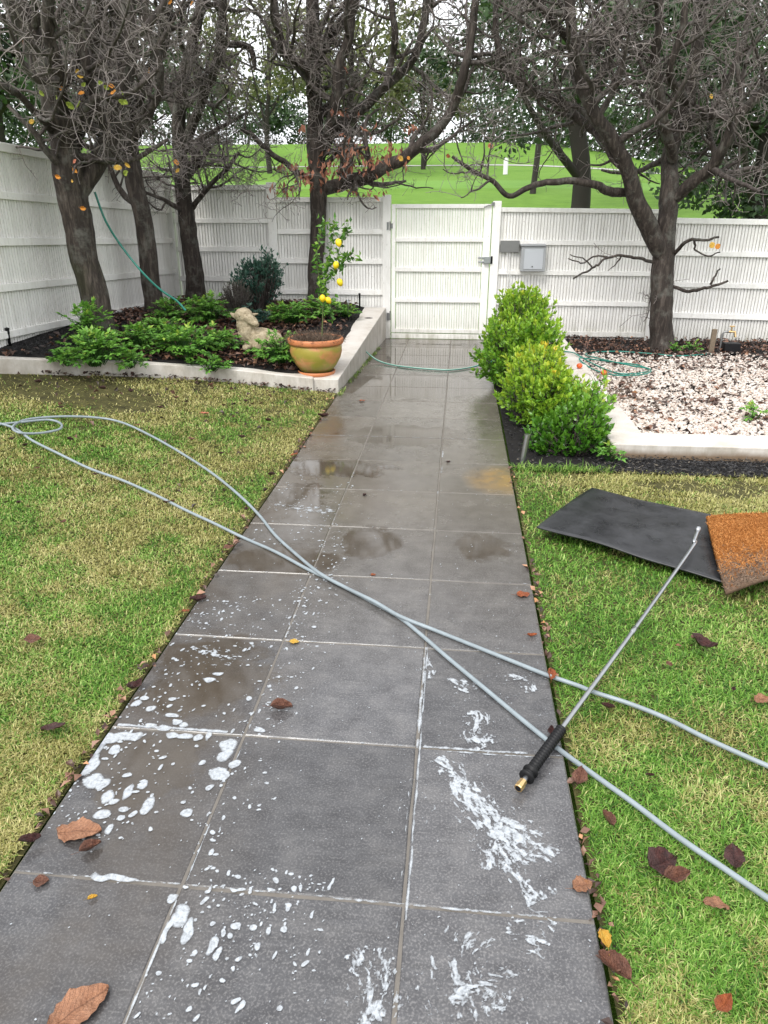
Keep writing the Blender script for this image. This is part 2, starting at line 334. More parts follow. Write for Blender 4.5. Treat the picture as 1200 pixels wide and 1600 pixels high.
M['mulch'] = (lambda t: (t.color(t.ramp(t.attr('rnd'), [(0, (.006, .006, .007)), (.6, (.02, .02, .022)), (.9, (.05, .047, .045)), (1, (.2, .17, .13))])), t.m)[1])(NT('black_mulch_chips', .5))
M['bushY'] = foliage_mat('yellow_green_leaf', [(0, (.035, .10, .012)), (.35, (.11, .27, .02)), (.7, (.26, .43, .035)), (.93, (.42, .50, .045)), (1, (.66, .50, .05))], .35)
M['bushG'] = foliage_mat('deep_green_leaf', [(0, (.015, .06, .008)), (.5, (.055, .17, .015)), (1, (.15, .31, .03))], .3)
M['herb'] = foliage_mat('bright_herb_leaf', [(0, (.03, .09, .015)), (.4, (.10, .26, .035)), (.85, (.22, .44, .07)), (1, (.42, .52, .08))], .35)
M['blue'] = foliage_mat('blue_green_leaf', [(0, (.012, .045, .032)), (.6, (.045, .11, .08)), (1, (.11, .2, .14))], .4)
M['greyb'] = foliage_mat('grey_woolly_leaf', [(0, (.04, .035, .03)), (.6, (.11, .10, .085)), (1, (.2, .19, .15))], .8)
M['straw'] = foliage_mat('dry_straw', [(0, (.05, .035, .025)), (.6, (.16, .115, .085)), (1, (.28, .2, .14))], .8)
M['lemonleaf'] = foliage_mat('lemon_leaf', [(0, (.03, .10, .015)), (.6, (.10, .25, .03)), (1, (.25, .42, .06))], .3)
M['tdark'] = foliage_mat('dark_evergreen_leaf', [(0, (.016, .032, .016)), (.6, (.052, .092, .036)), (1, (.115, .17, .065))], .45, trans=.15)  # park foliage greens lightened in the colour to stand in for haze
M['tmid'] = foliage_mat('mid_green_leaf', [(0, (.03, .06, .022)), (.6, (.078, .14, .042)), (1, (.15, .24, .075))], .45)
M['tolive'] = foliage_mat('olive_yellow_leaf', [(0, (.05, .06, .025)), (.6, (.14, .155, .055)), (.93, (.28, .26, .07)), (1, (.44, .36, .08))], .5)
M['tbrown'] = foliage_mat('rust_dead_leaf', [(0, (.16, .06, .04)), (.6, (.36, .15, .095)), (1, (.52, .26, .17))], .6)
LEAFM = [m_deadleaf('leaf_dark_brown', (.035, .013, .012), (.09, .035, .03)), m_deadleaf('leaf_tan', (.26, .115, .06), (.42, .21, .12)),
         m_deadleaf('leaf_orange', (.42, .12, .04), (.26, .07, .03)), m_deadleaf('leaf_brown', (.11, .045, .03), (.24, .11, .07)),
         m_deadleaf('leaf_yellow', (.80, .42, .05), (.72, .50, .10)), m_deadleaf('leaf_amber', (.85, .27, .02), (.78, .38, .08)), m_deadleaf('leaf_lime', (.42, .48, .07), (.28, .40, .05)), m_deadleaf('leaf_pink', (.72, .2, .12), (.75, .32, .2))]

# ------------------------------------------------------------------ terrain functions (metres; X across the path, Y along it)
PXL, J1, J2, PXR, Y0, DY = -1.145, -.673, -.0815, .404, 1.343, .6
YF = 10.46                                                     # back fence line
def lawn_z(x, y):
    d = np.maximum(0, PXL-np.asarray(x, float)); return .1*d+.02*d*d - .012
CURB = smoothpts([(-1.10, 7.06), (-1.7, 6.98), (-2.35, 6.83), (-2.95, 6.5), (-3.45, 6.1), (-3.88, 5.72)], 6)   # lawn-side edge of the kerb
def curb_y(x): return np.interp(-np.asarray(x, float), -CURB[:, 0], CURB[:, 1])
def bed_z(x, y):
    yf = curb_y(x); t_ = np.clip((y-yf)/(YF-yf), 0, 1); f = lawn_z(x, 0)+.105
    side = .5 - .10*smooth(-1.6, -1.1, x)
    return (1-t_)*f + t_*side + .05*np.sin(pi*t_)*smooth(-1.3, -2, x) + .02*(fbm(np.asarray(x)*3, np.asarray(y)*3, 3)-.5)
def park_z(x, y):
    z = np.interp(y, [-50, 14, 25, 35, 55, 75, 110, 400], [-.25, -.15, 1.4, 2.75, 4.6, 7.6, 9.5, 16])
    return z*(1-.38*smooth(2, 30, x)) - .25*smooth(60, 0, y)*0 + .12*(fbm(x*.15, y*.15, 9)-.5)*smooth(14, 25, y)

def structure(o): o['kind'] = 'structure'; return o
mb = MB(); grid(mb, np.concatenate([np.linspace(-400, -60, 12), np.linspace(-55, 60, 70), np.linspace(80, 400, 10)]), np.concatenate([np.linspace(-40, 10, 8), np.linspace(12, 110, 60), np.linspace(130, 400, 8)]), park_z)
structure(mb.obj('park_field', M['field'], smooth_=True))
mb = MB(); xs = np.linspace(-45, 50, 60); rows = []
for x in xs:
    y = 55+x*.03; rows.append([[x, y-.45, park_z(x, y-.45)+.03], [x, y+.45, park_z(x, y+.45)+.03]])
V = np.array(rows).reshape(-1, 3); i = np.arange(len(xs)-1)*2
mb.add(V, np.stack([i, i+2, i+3, i+1], 1)); structure(mb.obj('park_path', M['road']))
mb = MB(); grid(mb, np.linspace(-4.0, PXL-.012, 40), np.linspace(-3, 7.2, 80), lambda x, y: lawn_z(x, y)+.008*(fbm(x*4, y*4, 2)-.5)-.006)
structure(mb.obj('left_lawn_ground', M['lawnsoil'], smooth_=True))
mb = MB(); grid(mb, np.linspace(PXR+.012, 6.5, 50), np.linspace(-3, 4.87, 60), lambda x, y: -.02+.008*(fbm(x*4, y*4, 7)-.5))
structure(mb.obj('right_lawn_ground', M['lawnsoil'], smooth_=True))
mb = MB(); grid(mb, np.linspace(-4.06, -1.27, 50), np.linspace(0, 1, 50), lambda x, y: bed_z(x, curb_y(x)+.04+(YF-.06-curb_y(x)-.04)*y))
V = mb.v[0]; V[:, 1] = curb_y(V[:, 0])+.04+(YF-.06-curb_y(V[:, 0])-.04)*V[:, 1]
structure(mb.obj('left_bed_soil', M['soil'], smooth_=True))
mb = MB(); grid(mb, np.linspace(PXR+.012, 6.5, 60), np.linspace(4.86, YF+.1, 60), lambda x, y: -.008+.012*(fbm(x*5, y*5, 4)-.5)+.035*(x > 1.45)*(y > 5.55))
structure(mb.obj('right_bed_soil', M['soil'], smooth_=True))

# ------------------------------------------------------------------ path of bluestone slabs
path = structure(mkobj('path', (lambda m: (box(m, PXL+.004, PXR-.004, -2.9, YF-.02, -.12, -.0035), m.mesh('path'))[1])(MB()), M['mortar']))
def slab_mesh(w, l, seed):
    m = MB(); n = 5; e = .004; g = np.random.default_rng(seed)
    xs = np.linspace(-w/2, w/2, n); per = [(x, -l/2) for x in xs[:-1]]+[(w/2, y) for y in np.linspace(-l/2, l/2, n)[:-1]]+[(x, l/2) for x in xs[::-1][:-1]]+[(-w/2, y) for y in np.linspace(l/2, -l/2, n)[:-1]]
    P = np.array(per); P = P+g.uniform(-.0018, .0018, P.shape); k = len(P)
    I = P*(1-2*e/np.array([w, l])); Vv = np.concatenate([np.c_[P, np.full(k, -.03)], np.c_[P, np.full(k, -e)], np.c_[I, np.zeros(k)], [[0, 0, 0]]])
    j = np.arange(k); j2 = (j+1) % k
    m.add(Vv, np.concatenate([np.stack([j, j2, k+j2, k+j], 1), np.stack([k+j, k+j2, 2*k+j2, 2*k+j], 1)]))
    m.f.append(np.stack([2*k+j, 2*k+j2, np.full(k, 3*k)], 1))
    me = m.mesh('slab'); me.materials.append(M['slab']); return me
G = .0065
cols = [(PXL, J1), (J1, J2), (J2, PXR)]
SM = [[slab_mesh(b-a-G, DY-G, i*7+s) for s in range(3)] for i, (a, b) in enumerate(cols)]
lastrow = int((YF-Y0)//DY)
for r in range(-6, lastrow+1):
    ya = Y0+r*DY; yb = ya+DY
    for i, (a, b) in enumerate(cols):
        if yb > YF-.03:
            me = slab_mesh(b-a-G, YF-.03-ya-G, 50+i); cy_ = (ya+YF-.03)/2
        else: me = SM[i][(r*5+i*2) % 3]; cy_ = (ya+yb)/2
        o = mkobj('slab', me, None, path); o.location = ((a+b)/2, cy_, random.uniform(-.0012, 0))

# ------------------------------------------------------------------ fences
def rail(mbn, parent, A, B, h, d=.028, name='rail'):            # A, B = lower front-left and lower front-right corner points on the fence line
    m = MB(); A = np.array(A); B = np.array(B); t_ = B-A; nrm = np.array([t_[1], -t_[0], 0]); nrm /= np.linalg.norm(nrm); up = np.array([0, 0, h])
    hexa(m, [A+nrm*d, B+nrm*d, B, A, A+nrm*d+up, B+nrm*d+up, B+up, A+up])
    return bevel(m.obj(name, M['paint'], parent), .003, 1)
def slatmesh(w, h, d=.02):
    m = MB(); box(m, -w/2, w/2, 0, d, 0, h); me = m.mesh('slat'); me.materials.append(M['paint']); return me
def post(parent, x0, x1, y0, y1, z0, z1): m = MB(); box(m, x0, x1, y0, y1, z0, z1); return bevel(m.obj('post', M['paint'], parent), .005, 2)
def panel(parent, x0, x1, rails0, rails1, zb, y=YF, pitch=.04, slat=.030, zt=None):
    for (a, b), (c, d) in zip(rails0, rails1):
        z0, z1 = pY(0, 0, 1)[2]*0+b, d
        rail(None, parent, (x0, y, b), (x1, y, d), a-b)
    top = rails0[0][0]; topb = rails1[0][0]
    h = min(top, topb)-.012-zb; me = slatmesh(slat, 1.0)
    m = MB(); hexa(m, [(x0, y+.0235, zb+.01), (x1, y+.0235, zb+.01), (x1, y+.036, zb+.01), (x0, y+.036, zb+.01), (x0, y+.0235, top-.015), (x1, y+.0235, topb-.015), (x1, y+.036, topb-.015), (x0, y+.036, top-.015)]); m.obj('added_gap_backing', M['paint'], parent)  # sheet added behind the slats so the gaps turn dark, not green
    n = int((x1-x0)/pitch)
    for k in range(n):
        x = x0+(k+.5)*(x1-x0)/n; tt = (x-x0)/(x1-x0); zt_ = top+(topb-top)*tt-.012
        o = mkobj('slat', me, None, parent); o.location = (x, y+.002, zb); o.scale = (1, 1, zt_-zb)
        o.rotation_euler = (0, random.uniform(-.0025, .0025), 0)
Z = lambda x, y, Y=YF: pY(x, y, Y)[2]
def bands(x, L, Y=YF): return [(Z(x, a, Y), Z(x, b, Y)) for a, b in L]

fb = thing('fence', 'white slatted fence behind the planted bed, between the corner and the gate', 'fence', (0, 0, 0))
xa, xp0, xp1, xg0, xg1 = -3.93, pY(419, 330, YF)[0], pY(432.5, 330, YF)[0], pY(598.5, 400, YF)[0], pY(610.5, 400, YF)[0]
A_ = bands(330, [(289, 297), (341, 348.5), (385, 393), (431, 439), (478, 486)])
panel(fb, xa, xp0, A_, A_, .36)
B_ = bands(520, [(308, 316), (358, 366), (404, 412), (452, 460), (500, 508)])
panel(fb, xp1, xg0, B_, B_, .25)
post(fb, xp0+.001, xp1-.001, YF-.05, YF+.05, 0, Z(425, 285))
fr = thing('fence', 'white slatted fence with the letterbox on it, right of the gate', 'fence', (0, 0, 0))
xr0, xr1 = pY(770, 330, YF)[0], pY(783, 330, YF)[0]
xq = pY(1012, 480, YF)[0]
C0 = bands(825, [(324, 331), (375, 382.5), (421.7, 429), (469, 476.5), (517, 525)]); C1 = bands(1008, [(326.5, 334), (376.5, 384), (424, 431.5), (471.5, 479), (519.5, 527)])
panel(fr, xr1+.001, xq-.002, C0, C1, -.03)
D0 = bands(1070, [(340, 349), (391, 399), (440, 448), (487.5, 496), (535, 544)]); D1 = bands(1200, [(340.5, 349.5), (392, 400), (441, 449), (490, 498), (539, 548)])
panel(fr, xq+.085, 4.75, D0, [(a-.03, b-.03) for a, b in D1], -.08)
post(fr, xq, xq+.083, YF-.05, YF+.05, -.1, Z(1025, 326))
m_ = MB(); box(m_, -.055, .055, -.05, .05, 0, 1.79)
gp = thing('gate_post', 'white square post on the latch side of the gate', 'post', ((xr0+xr1)/2, YF, 0)); o = m_.obj('post', M['paint'], gp); bevel(o, .005)
gp = thing('gate_post', 'white square post on the hinge side of the gate, above the wall end', 'post', ((xg0+xg1)/2, YF, 0)); m_ = MB(); box(m_, -.055, .055, -.05, .05, 0, Z(605, 304.5)); bevel(m_.obj('post', M['paint'], gp), .005)

gate = thing('garden_gate', 'white slatted garden gate closing the end of the path', 'gate', (0, 0, 0))
gx0, gx1 = pY(612, 400, YF)[0], pY(768.5, 340, YF)[0]
gx1 = xr0-.012; gz0 = [Z(612, y) for y in (319, 325.5, 371, 377.5, 417, 424, 465, 471.5, 513, 519)]
def gbox(x0, x1, z0, z1, nm, yy0=YF-.03, yy1=YF, mt='paint'): m = MB(); box(m, x0, x1, yy0, yy1, z0, z1); return bevel(m.obj(nm, M[mt], gate), .003, 1)
gbox(gx0, gx0+.055, gz0[9], gz0[0], 'stile'); gbox(gx1-.10, gx1, gz0[9], gz0[0], 'stile')
for a, b in zip(gz0[::2], gz0[1::2]): gbox(gx0+.056, gx1-.101, b, a, 'rail', YF-.026, YF)
me = slatmesh(.030, 1.0); n = 34; ga, gb = gx0+.06, gx1-.105
for k in range(n):
    o = mkobj('slat', me, None, gate); o.location = (ga+(k+.5)*(gb-ga)/n, YF+.002, gz0[9]+.005); o.scale = (1, 1, gz0[0]-gz0[9]-.02)
m = MB(); box(m, gx0, gx1+.01, YF-.03, YF+.02, .002, Z(680, 521.5)); o = bevel(m.obj('threshold', M['paint']), .004); tag(o, 'white timber threshold board on the path under the gate', 'threshold')
m = MB(); 
for k in range(34): box(m, gx0+.05+k*.035, gx0+.05+k*.035+.014, YF-.004, YF+.004, Z(680, 521)+.002, gz0[9]-.001)
m.obj('gap_shade_strips', M['dark'], gate)  # dark strips standing in for the shaded gap below the gate
def pbox(m, xa, ya, xb, yb, d0, d1, Y=YF): p0 = pY(xa, ya, Y); p1 = pY(xb, yb, Y); box(m, p0[0], p1[0], Y-d1, Y-d0, p1[2], p0[2])
m = MB(); pbox(m, 747, 401, 757, 404, .027, .045); pbox(m, 747, 407.5, 757, 410.5, .027, .045); pbox(m, 756, 400.5, 766, 411.5, .027, .075); bevel(m.obj('latch', M['steel'], gate), .004)
m = MB(); pbox(m, 766.3, 400, 769, 412, .027, .06); m.obj('latch_keeper', M['dark'], gate)
m = MB(); pbox(m, 605, 347, 608, 359, .052, .062); tube(m, [pY(609.5, 346, YF-.055), pY(609.5, 360, YF-.055)], .008, 8); pbox(m, 610.5, 349, 614, 357, .032, .04); m.obj('hinge', M['dsteel'], gate)
m = MB(); pbox(m, 605, 488, 608.5, 500, .052, .062); tube(m, [pY(609.5, 486, YF-.055), pY(609.5, 500, YF-.055)], .008, 8); m.obj('hinge', M['dsteel'], gate)
m = MB(); tube(m, [pY(756, 323.5, YF-.05), pY(763, 320.5, YF-.05), pY(772, 319, YF-.06)], .009, 8); pbox(m, 768, 316, 772.5, 321.5, .052, .068); m.obj('gate_closer', M['dsteel'], gate)

# letterbox and plate
lb = thing('letterbox', 'grey metal letterbox with a framed door, hanging on the fence right of the gate', 'letterbox')
m = MB(); pbox(m, 814, 384, 849, 423, .03, .15); bevel(m.obj('body', M['box'], lb), .006)
m = MB(); pbox(m, 812.5, 380.5, 851, 384, .03, .17); bevel(m.obj('lid', M['box'], lb), .004)
m = MB(); pbox(m, 818.5, 388, 845.5, 419.5, .152, .158); bevel(m.obj('door', simple('letterbox_door', (.47, .49, .52), .3, var=.05), lb), .003)
m = MB(); q = pY(831.5, 416.5, YF-.16); tube(m, [q, q+np.array([0, -.008, 0])], .008, 10); m.obj('lock', M['dark'], lb)
pl = thing('intercom_plate', 'blank dull grey metal plate on the fence between gate post and letterbox', 'plate')
m = MB(); pbox(m, 782, 375.5, 810.5, 394, .03, .05); bevel(m.obj('cover', M['plate'], pl), .004)
m = MB()
for xx in (793, 796.5): tube(m, [pY(xx, 394, YF-.036), pY(xx+.0, 470, YF-.036)], .005, 6)
m.obj('conduit', M['white'], pl)

# left fence (its foot follows the rising soil)
XL = -4.0
fl = thing('fence', 'long white slatted fence running along the left side behind the three leaning trees', 'fence')
yn = 6.35; ln = [pX(0, y, XL)[2] for y in (221, 235.5, 297.5, 310, 371, 384, 444.5, 457, 520, 532, 541)]
lf = [Z(258, y, 10.4) for y in (273, 281, 325, 333, 373, 380, 419, 427, 464, 471, 478)]
Ya, Yb = 4.6, YF-.045
lin = lambda k, y: ln[k]+(lf[k]-ln[k])*(y-yn)/(10.4-yn)
for k in range(0, 10, 2):
    A = (XL, Ya, lin(k+1, Ya)); B = (XL, Yb, lin(k+1, Yb)); h = ln[k]-ln[k+1]
    m = MB(); A = np.array(A); B = np.array(B); nr = np.array([.028, 0, 0]); up = np.array([0, 0, min(h, .10)])
    hexa(m, [A, A+nr, B+nr, B, A+up, A+nr+up, B+nr+up, B+up]); bevel(m.obj('rail', M['paint'], fl), .003, 1)
m = MB(); box(m, -.02, 0, -.016, .016, 0, 1); sme = m.mesh('slat'); sme.materials.append(M['paint'])
y = Ya+.02
while y < Yb-.02:
    zb = lin(10, y)-.03; o = mkobj('slat', sme, None, fl); o.location = (XL-.002, y, zb); o.scale = (1, 1, lin(0, y)-.012-zb); y += .0425
m = MB(); hexa(m, [(XL-.036, Ya, lin(10, Ya)), (XL-.0235, Ya, lin(10, Ya)), (XL-.0235, Yb, lin(10, Yb)), (XL-.036, Yb, lin(10, Yb)), (XL-.036, Ya, lin(0, Ya)-.015), (XL-.0235, Ya, lin(0, Ya)-.015), (XL-.0235, Yb, lin(0, Yb)-.015), (XL-.036, Yb, lin(0, Yb)-.015)]); m.obj('added_gap_backing', M['paint'], fl)  # same added sheet here, keeps green from showing between the slats
post(fl, XL-.06, XL+.055, YF-.04, YF+.06, .2, Z(262, 277))
for pyy in (8.05,):
    post(fl, XL-.13, XL-.037, pyy, pyy+.09, .2, lin(0, pyy)+.0)

# ------------------------------------------------------------------ low rendered walls / kerb
def strip_wall(name, front, back, topz, basez, label):           # closed prism following two edge lines
    m = MB(); k = len(front); f = np.array(front); b = np.array(back)
    V = np.concatenate([np.c_[f, basez], np.c_[f, topz], np.c_[b, topz], np.c_[b, basez]]); i = np.arange(k-1)
    Fq = np.concatenate([np.stack([a*k+i, a*k+i+1, c*k+i+1, c*k+i], 1) for a, c in ((0, 1), (1, 2), (2, 3), (3, 0))])
    m.add(V, Fq); m.f.append(np.array([[0, k, 2*k, 3*k], [k-1, 4*k-1, 3*k-1, 2*k-1]]))
    return tag(m.obj(name, M['render']), label, 'wall')
CE = np.array([p for p in CURB if p[0] < -1.30]); tn = np.gradient(CE, axis=0); tn /= np.linalg.norm(tn, axis=1)[:, None]; nr = np.c_[tn[:, 1], -tn[:, 0]]
nr *= np.sign(nr[:, 1:2]); back = CE+nr*.19
o = strip_wall('low_kerb_wall', CE[::-1], back[::-1], lawn_z(CE[::-1, 0], 0)+.125, lawn_z(CE[::-1, 0], 0)-.1, 'low white rendered kerb curving between the left lawn and the planted bed')
bevel(o, .008)
ys = np.linspace(7.06, YF-.05, 14)
zt = np.interp(ys, [7.06, YF], [.125, Z(590, 479)])
xo = np.linspace(PXL-.005, -1.0, 14); xi = np.linspace(-1.46, -1.30, 14)
# path-side wall
m = MB(); k = 14
V = np.concatenate([np.c_[xi, ys, np.full(k, -.1)], np.c_[xi, ys, zt], np.c_[xo, ys, zt], np.c_[xo+.0, ys, np.full(k, -.1)]])
i = np.arange(k-1); m.add(V, np.concatenate([np.stack([a*k+i, a*k+i+1, c*k+i+1, c*k+i], 1)[:, ::-1] for a, c in ((0, 1), (1, 2), (2, 3), (3, 0))])); m.f.append(np.array([[3*k, 2*k, k, 0], [k-1, 2*k-1, 3*k-1, 4*k-1]]))
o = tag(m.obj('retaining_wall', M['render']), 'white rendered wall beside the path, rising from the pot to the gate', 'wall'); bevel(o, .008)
rwt = .10
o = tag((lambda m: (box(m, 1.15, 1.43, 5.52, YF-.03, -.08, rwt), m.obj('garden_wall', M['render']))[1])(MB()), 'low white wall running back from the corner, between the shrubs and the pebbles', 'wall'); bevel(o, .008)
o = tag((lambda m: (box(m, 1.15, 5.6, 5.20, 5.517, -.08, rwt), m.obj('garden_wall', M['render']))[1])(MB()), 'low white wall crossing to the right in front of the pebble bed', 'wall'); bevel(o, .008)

# ------------------------------------------------------------------ bare trees
def grow(S, D, L, k, wob, up, bend=None):
    N = len(S); P = np.zeros((N, k, 3)); P[:, 0] = S; d = D/np.linalg.norm(D, axis=1)[:, None]; st = (L/(k-1))[:, None]
    for i in range(1, k):
        d = d+rng.normal(size=(N, 3))*wob+np.array([0, 0, up]); d /= np.linalg.norm(d, axis=1)[:, None]; P[:, i] = P[:, i-1]+d*st
    return P
def sample(P, Rr, n, lo=.15, hi=1., bias=1.):                    # points, tangents, radii on a batch of polylines
    N, k, _ = P.shape; Ls = np.linalg.norm(P[:, -1]-P[:, 0], axis=1); idx = rng.choice(N, n, p=Ls/Ls.sum())
    t_ = (lo+(hi-lo)*rng.random(n)**bias)*(k-1.001); i = t_.astype(int); f = (t_-i)[:, None]
    A = P[idx, i]; B = P[idx, i+1]; T = B-A; T /= np.linalg.norm(T, axis=1)[:, None]+1e-9
    return A+(B-A)*f, T, Rr[idx, i]*(1-f[:, 0])+Rr[idx, i+1]*f[:, 0]
def side_dir(T, spread, up):
    r = rng.normal(size=T.shape); r -= T*(r*T).sum(1)[:, None]; r /= np.linalg.norm(r, axis=1)[:, None]
    return T*(1-spread)+r*spread*1.4+np.array([0, 0, up])
def limb_pts(pxs, Y, rf=.8):
    out = []
    for q in pxs:
        x, y, r = q[:3]; yy = Y+(q[3] if len(q) > 3 else 0); p = pY(x, y, yy); s = np.linalg.norm(p-CAM)/FPX*1.0; out.append([*p, r*s*rf])
    return smoothpts(out, 5)
def bare_tree(name, label, Y, base, limbs, zmin, n1, n2, n3, n4, barkm='bark', L1=.9, seed=0, rf=.8):
    t_ = thing(name, label, 'tree', tuple(base)); inv = -np.array(base)
    allP = []
    for i, L in enumerate(limbs):
        P = limb_pts(L, Y, rf); w = np.cumsum(rng.normal(size=(len(P), 3))*.006, axis=0); P[:, :3] += w-w[:1]
        if i == 0:
            d = np.maximum(0, 1-(P[:, 2]-base[2])/.3); P[:, 3] *= 1+.22*d*d
        m = MB(); tube(m, P[:, :3]+inv, P[:, 3], 22 if i == 0 else 12, ridge=.10 if i == 0 else .08, seed=seed+i, cap=True)
        m.obj('trunk' if i == 0 else 'limb', M[barkm if i == 0 else 'bark'], t_, True)
        allP.append(P)
    K = 24; B = []; BR = []
    for P in allP:
        q = np.linspace(0, len(P)-1, K); B.append(np.stack([np.interp(q, np.arange(len(P)), P[:, c]) for c in range(3)], 1)); BR.append(np.interp(q, np.arange(len(P)), P[:, 3]))
    B = np.array(B); BR = np.array(BR)
    S, T, r = sample(B, BR, n1*3, .1, .97); ok = (S[:, 2] > zmin) | ((S[:, 2] > base[2]+.75) & (rng.random(len(S)) < .03))
    S, T, r = S[ok][:n1], T[ok][:n1], r[ok][:n1]
    N = len(S); l1 = L1*rng.uniform(.45, 1.25, N)*np.where(S[:, 2] > zmin, 1, .4); P1 = grow(S, side_dir(T, .75, .12), l1, 10, .17, .085)
    R1 = np.clip(r*.55, .010, .042)[:, None]*np.linspace(1, .38, 10)
    S, T, r = sample(P1, R1, n2, .1, 1); P2 = grow(S, side_dir(T, .8, .08), rng.uniform(.22, .65, n2)*L1, 8, .24, .06)
    R2 = np.clip(r*.6, .0055, .016)[:, None]*np.linspace(1, .45, 8)
    m = MB(); tubes(m, P1+inv, R1, 6); tubes(m, P2+inv, R2, 4); m.obj('branches', M['branch'], t_, True, 'stuff')
    P3s = []
    a = sample(P2, R2, int(n3*.72), .1, 1); b = sample(P1, R1, n3-len(a[0]), .1, 1)
    S = np.concatenate([a[0], b[0]]); T = np.concatenate([a[1], b[1]]); P3 = grow(S, side_dir(T, .8, .03), rng.uniform(.10, .42, n3), 5, .32, .03)
    R3 = rng.uniform(.0028, .0052, n3)[:, None]*np.linspace(1, .6, 5)
    S, T, _ = sample(P3, R3, n4, .2, 1); P4 = grow(S, side_dir(T, .85, 0), rng.uniform(.03, .15, n4), 3, .35, .03)
    R4 = rng.uniform(.002, .0036, n4)[:, None]*np.array([1, .85, 1.1])
    m = MB(); tubes(m, P3+inv, R3, 3); tubes(m, P4+inv, R4, 3); m.obj('twigs', M['twig'], t_, True, 'stuff')
    return t_, P3, P2

b1 = gz(160, 528, .5); b2 = gz(243, 494, .5); b3 = gz(306, 470, .53); b4 = gz(494, 472, .50); b5 = gz(1034, 550, .03)
T1, q1, _ = bare_tree('bare_tree', 'thick leaning bare tree at the far left with mossy foot and a few orange leaves', b1[1], b1, [
   [(162, 540, 27), (150, 470, 27), (133, 390, 27), (120, 320, 27), (111, 270, 29), (100, 215, 25, -.05), (82, 150, 23, -.1), (58, 85, 21, -.15), (28, 20, 20, -.2), (-10, -50, 18, -.25), (-40, -130, 16, -.3)],
   [(122, 300, 18), (152, 255, 18, .1), (172, 205, 17, .2), (190, 150, 16, .3), (203, 90, 15, .4), (200, 20, 14, .5), (210, -60, 12, .5), (215, -140, 9, .5)],
   [(92, 195, 12), (92, 140, 12, -.3), (80, 80, 11, -.5), (72, 20, 10, -.6), (75, -60, 8, -.7), (90, -140, 7, -.7)],
   [(120, 230, 10), (128, 160, 10, .3), (140, 100, 9, .4), (150, 40, 9, .4), (165, -40, 7, .5), (170, -120, 6, .5)],
   [(95, 215, 8), (70, 190, 7, -.3), (40, 155, 6, -.5), (5, 135, 6, -.7), (-50, 120, 5, -.8)],
   [(170, 210, 9), (150, 150, 8, -.1), (135, 90, 8, -.2), (120, 40, 7, -.2), (110, -50, 6, -.2)]], 1.75, 36, 150, 900, 1900, 'barkmoss', 1.0, 1, .70)
T2, _, _ = bare_tree('bare_tree', 'second bare tree from the left, slender trunk close to the left fence', b2[1], b2, [
   [(244, 500, 17), (238, 440, 16), (230, 380, 15.5), (220, 310, 15), (208, 250, 16), (195, 190, 21), (186, 130, 22), (186, 70, 19), (195, 10, 17), (200, -60, 13), (205, -140, 8)],
   [(192, 200, 13), (215, 150, 12, .2), (240, 100, 10, .3), (255, 40, 9, .4), (258, -30, 7, .4), (265, -120, 6, .5)],
   [(200, 225, 7), (225, 190, 7, -.2), (245, 150, 6, -.3), (250, 90, 6, -.4), (235, 20, 5, -.4), (235, -60, 5, -.4)],
   [(188, 120, 8), (165, 70, 7, -.3), (160, 10, 7, -.4), (150, -60, 6, -.4), (150, -140, 5, -.4)]], 1.7, 30, 135, 820, 1700, 'bark', .9, 2)
T3, _, _ = bare_tree('bare_tree', 'third bare tree from the left, straight trunk against the back fence corner', b3[1], b3, [
   [(307, 475, 16), (304, 420, 15), (299, 360, 14), (291, 305, 13), (285, 250, 12), (283, 190, 11), (290, 130, 10), (305, 70, 9), (320, 10, 8), (325, -60, 7), (330, -140, 6)],
   [(287, 230, 8), (310, 180, 8, -.2), (332, 130, 7, -.3), (345, 80, 7, -.3), (352, 20, 6, -.4), (350, -60, 6, -.4), (360, -140, 5, -.4)],
   [(284, 200, 7), (262, 150, 7, .2), (250, 100, 6, .3), (262, 40, 6, .3), (270, -30, 5, .3), (270, -110, 5, .3)],
   [(332, 132, 5), (345, 78, 5, .1), (370, 73, 5, .15), (395, 78, 5, .2), (403, 110, 3, .2)],
   [(296, 330, 5), (325, 290, 4, -.2), (355, 262, 3.5, -.3), (375, 235, 3, -.3)]], 1.5, 40, 210, 1600, 3200, 'bark', .9, 3)
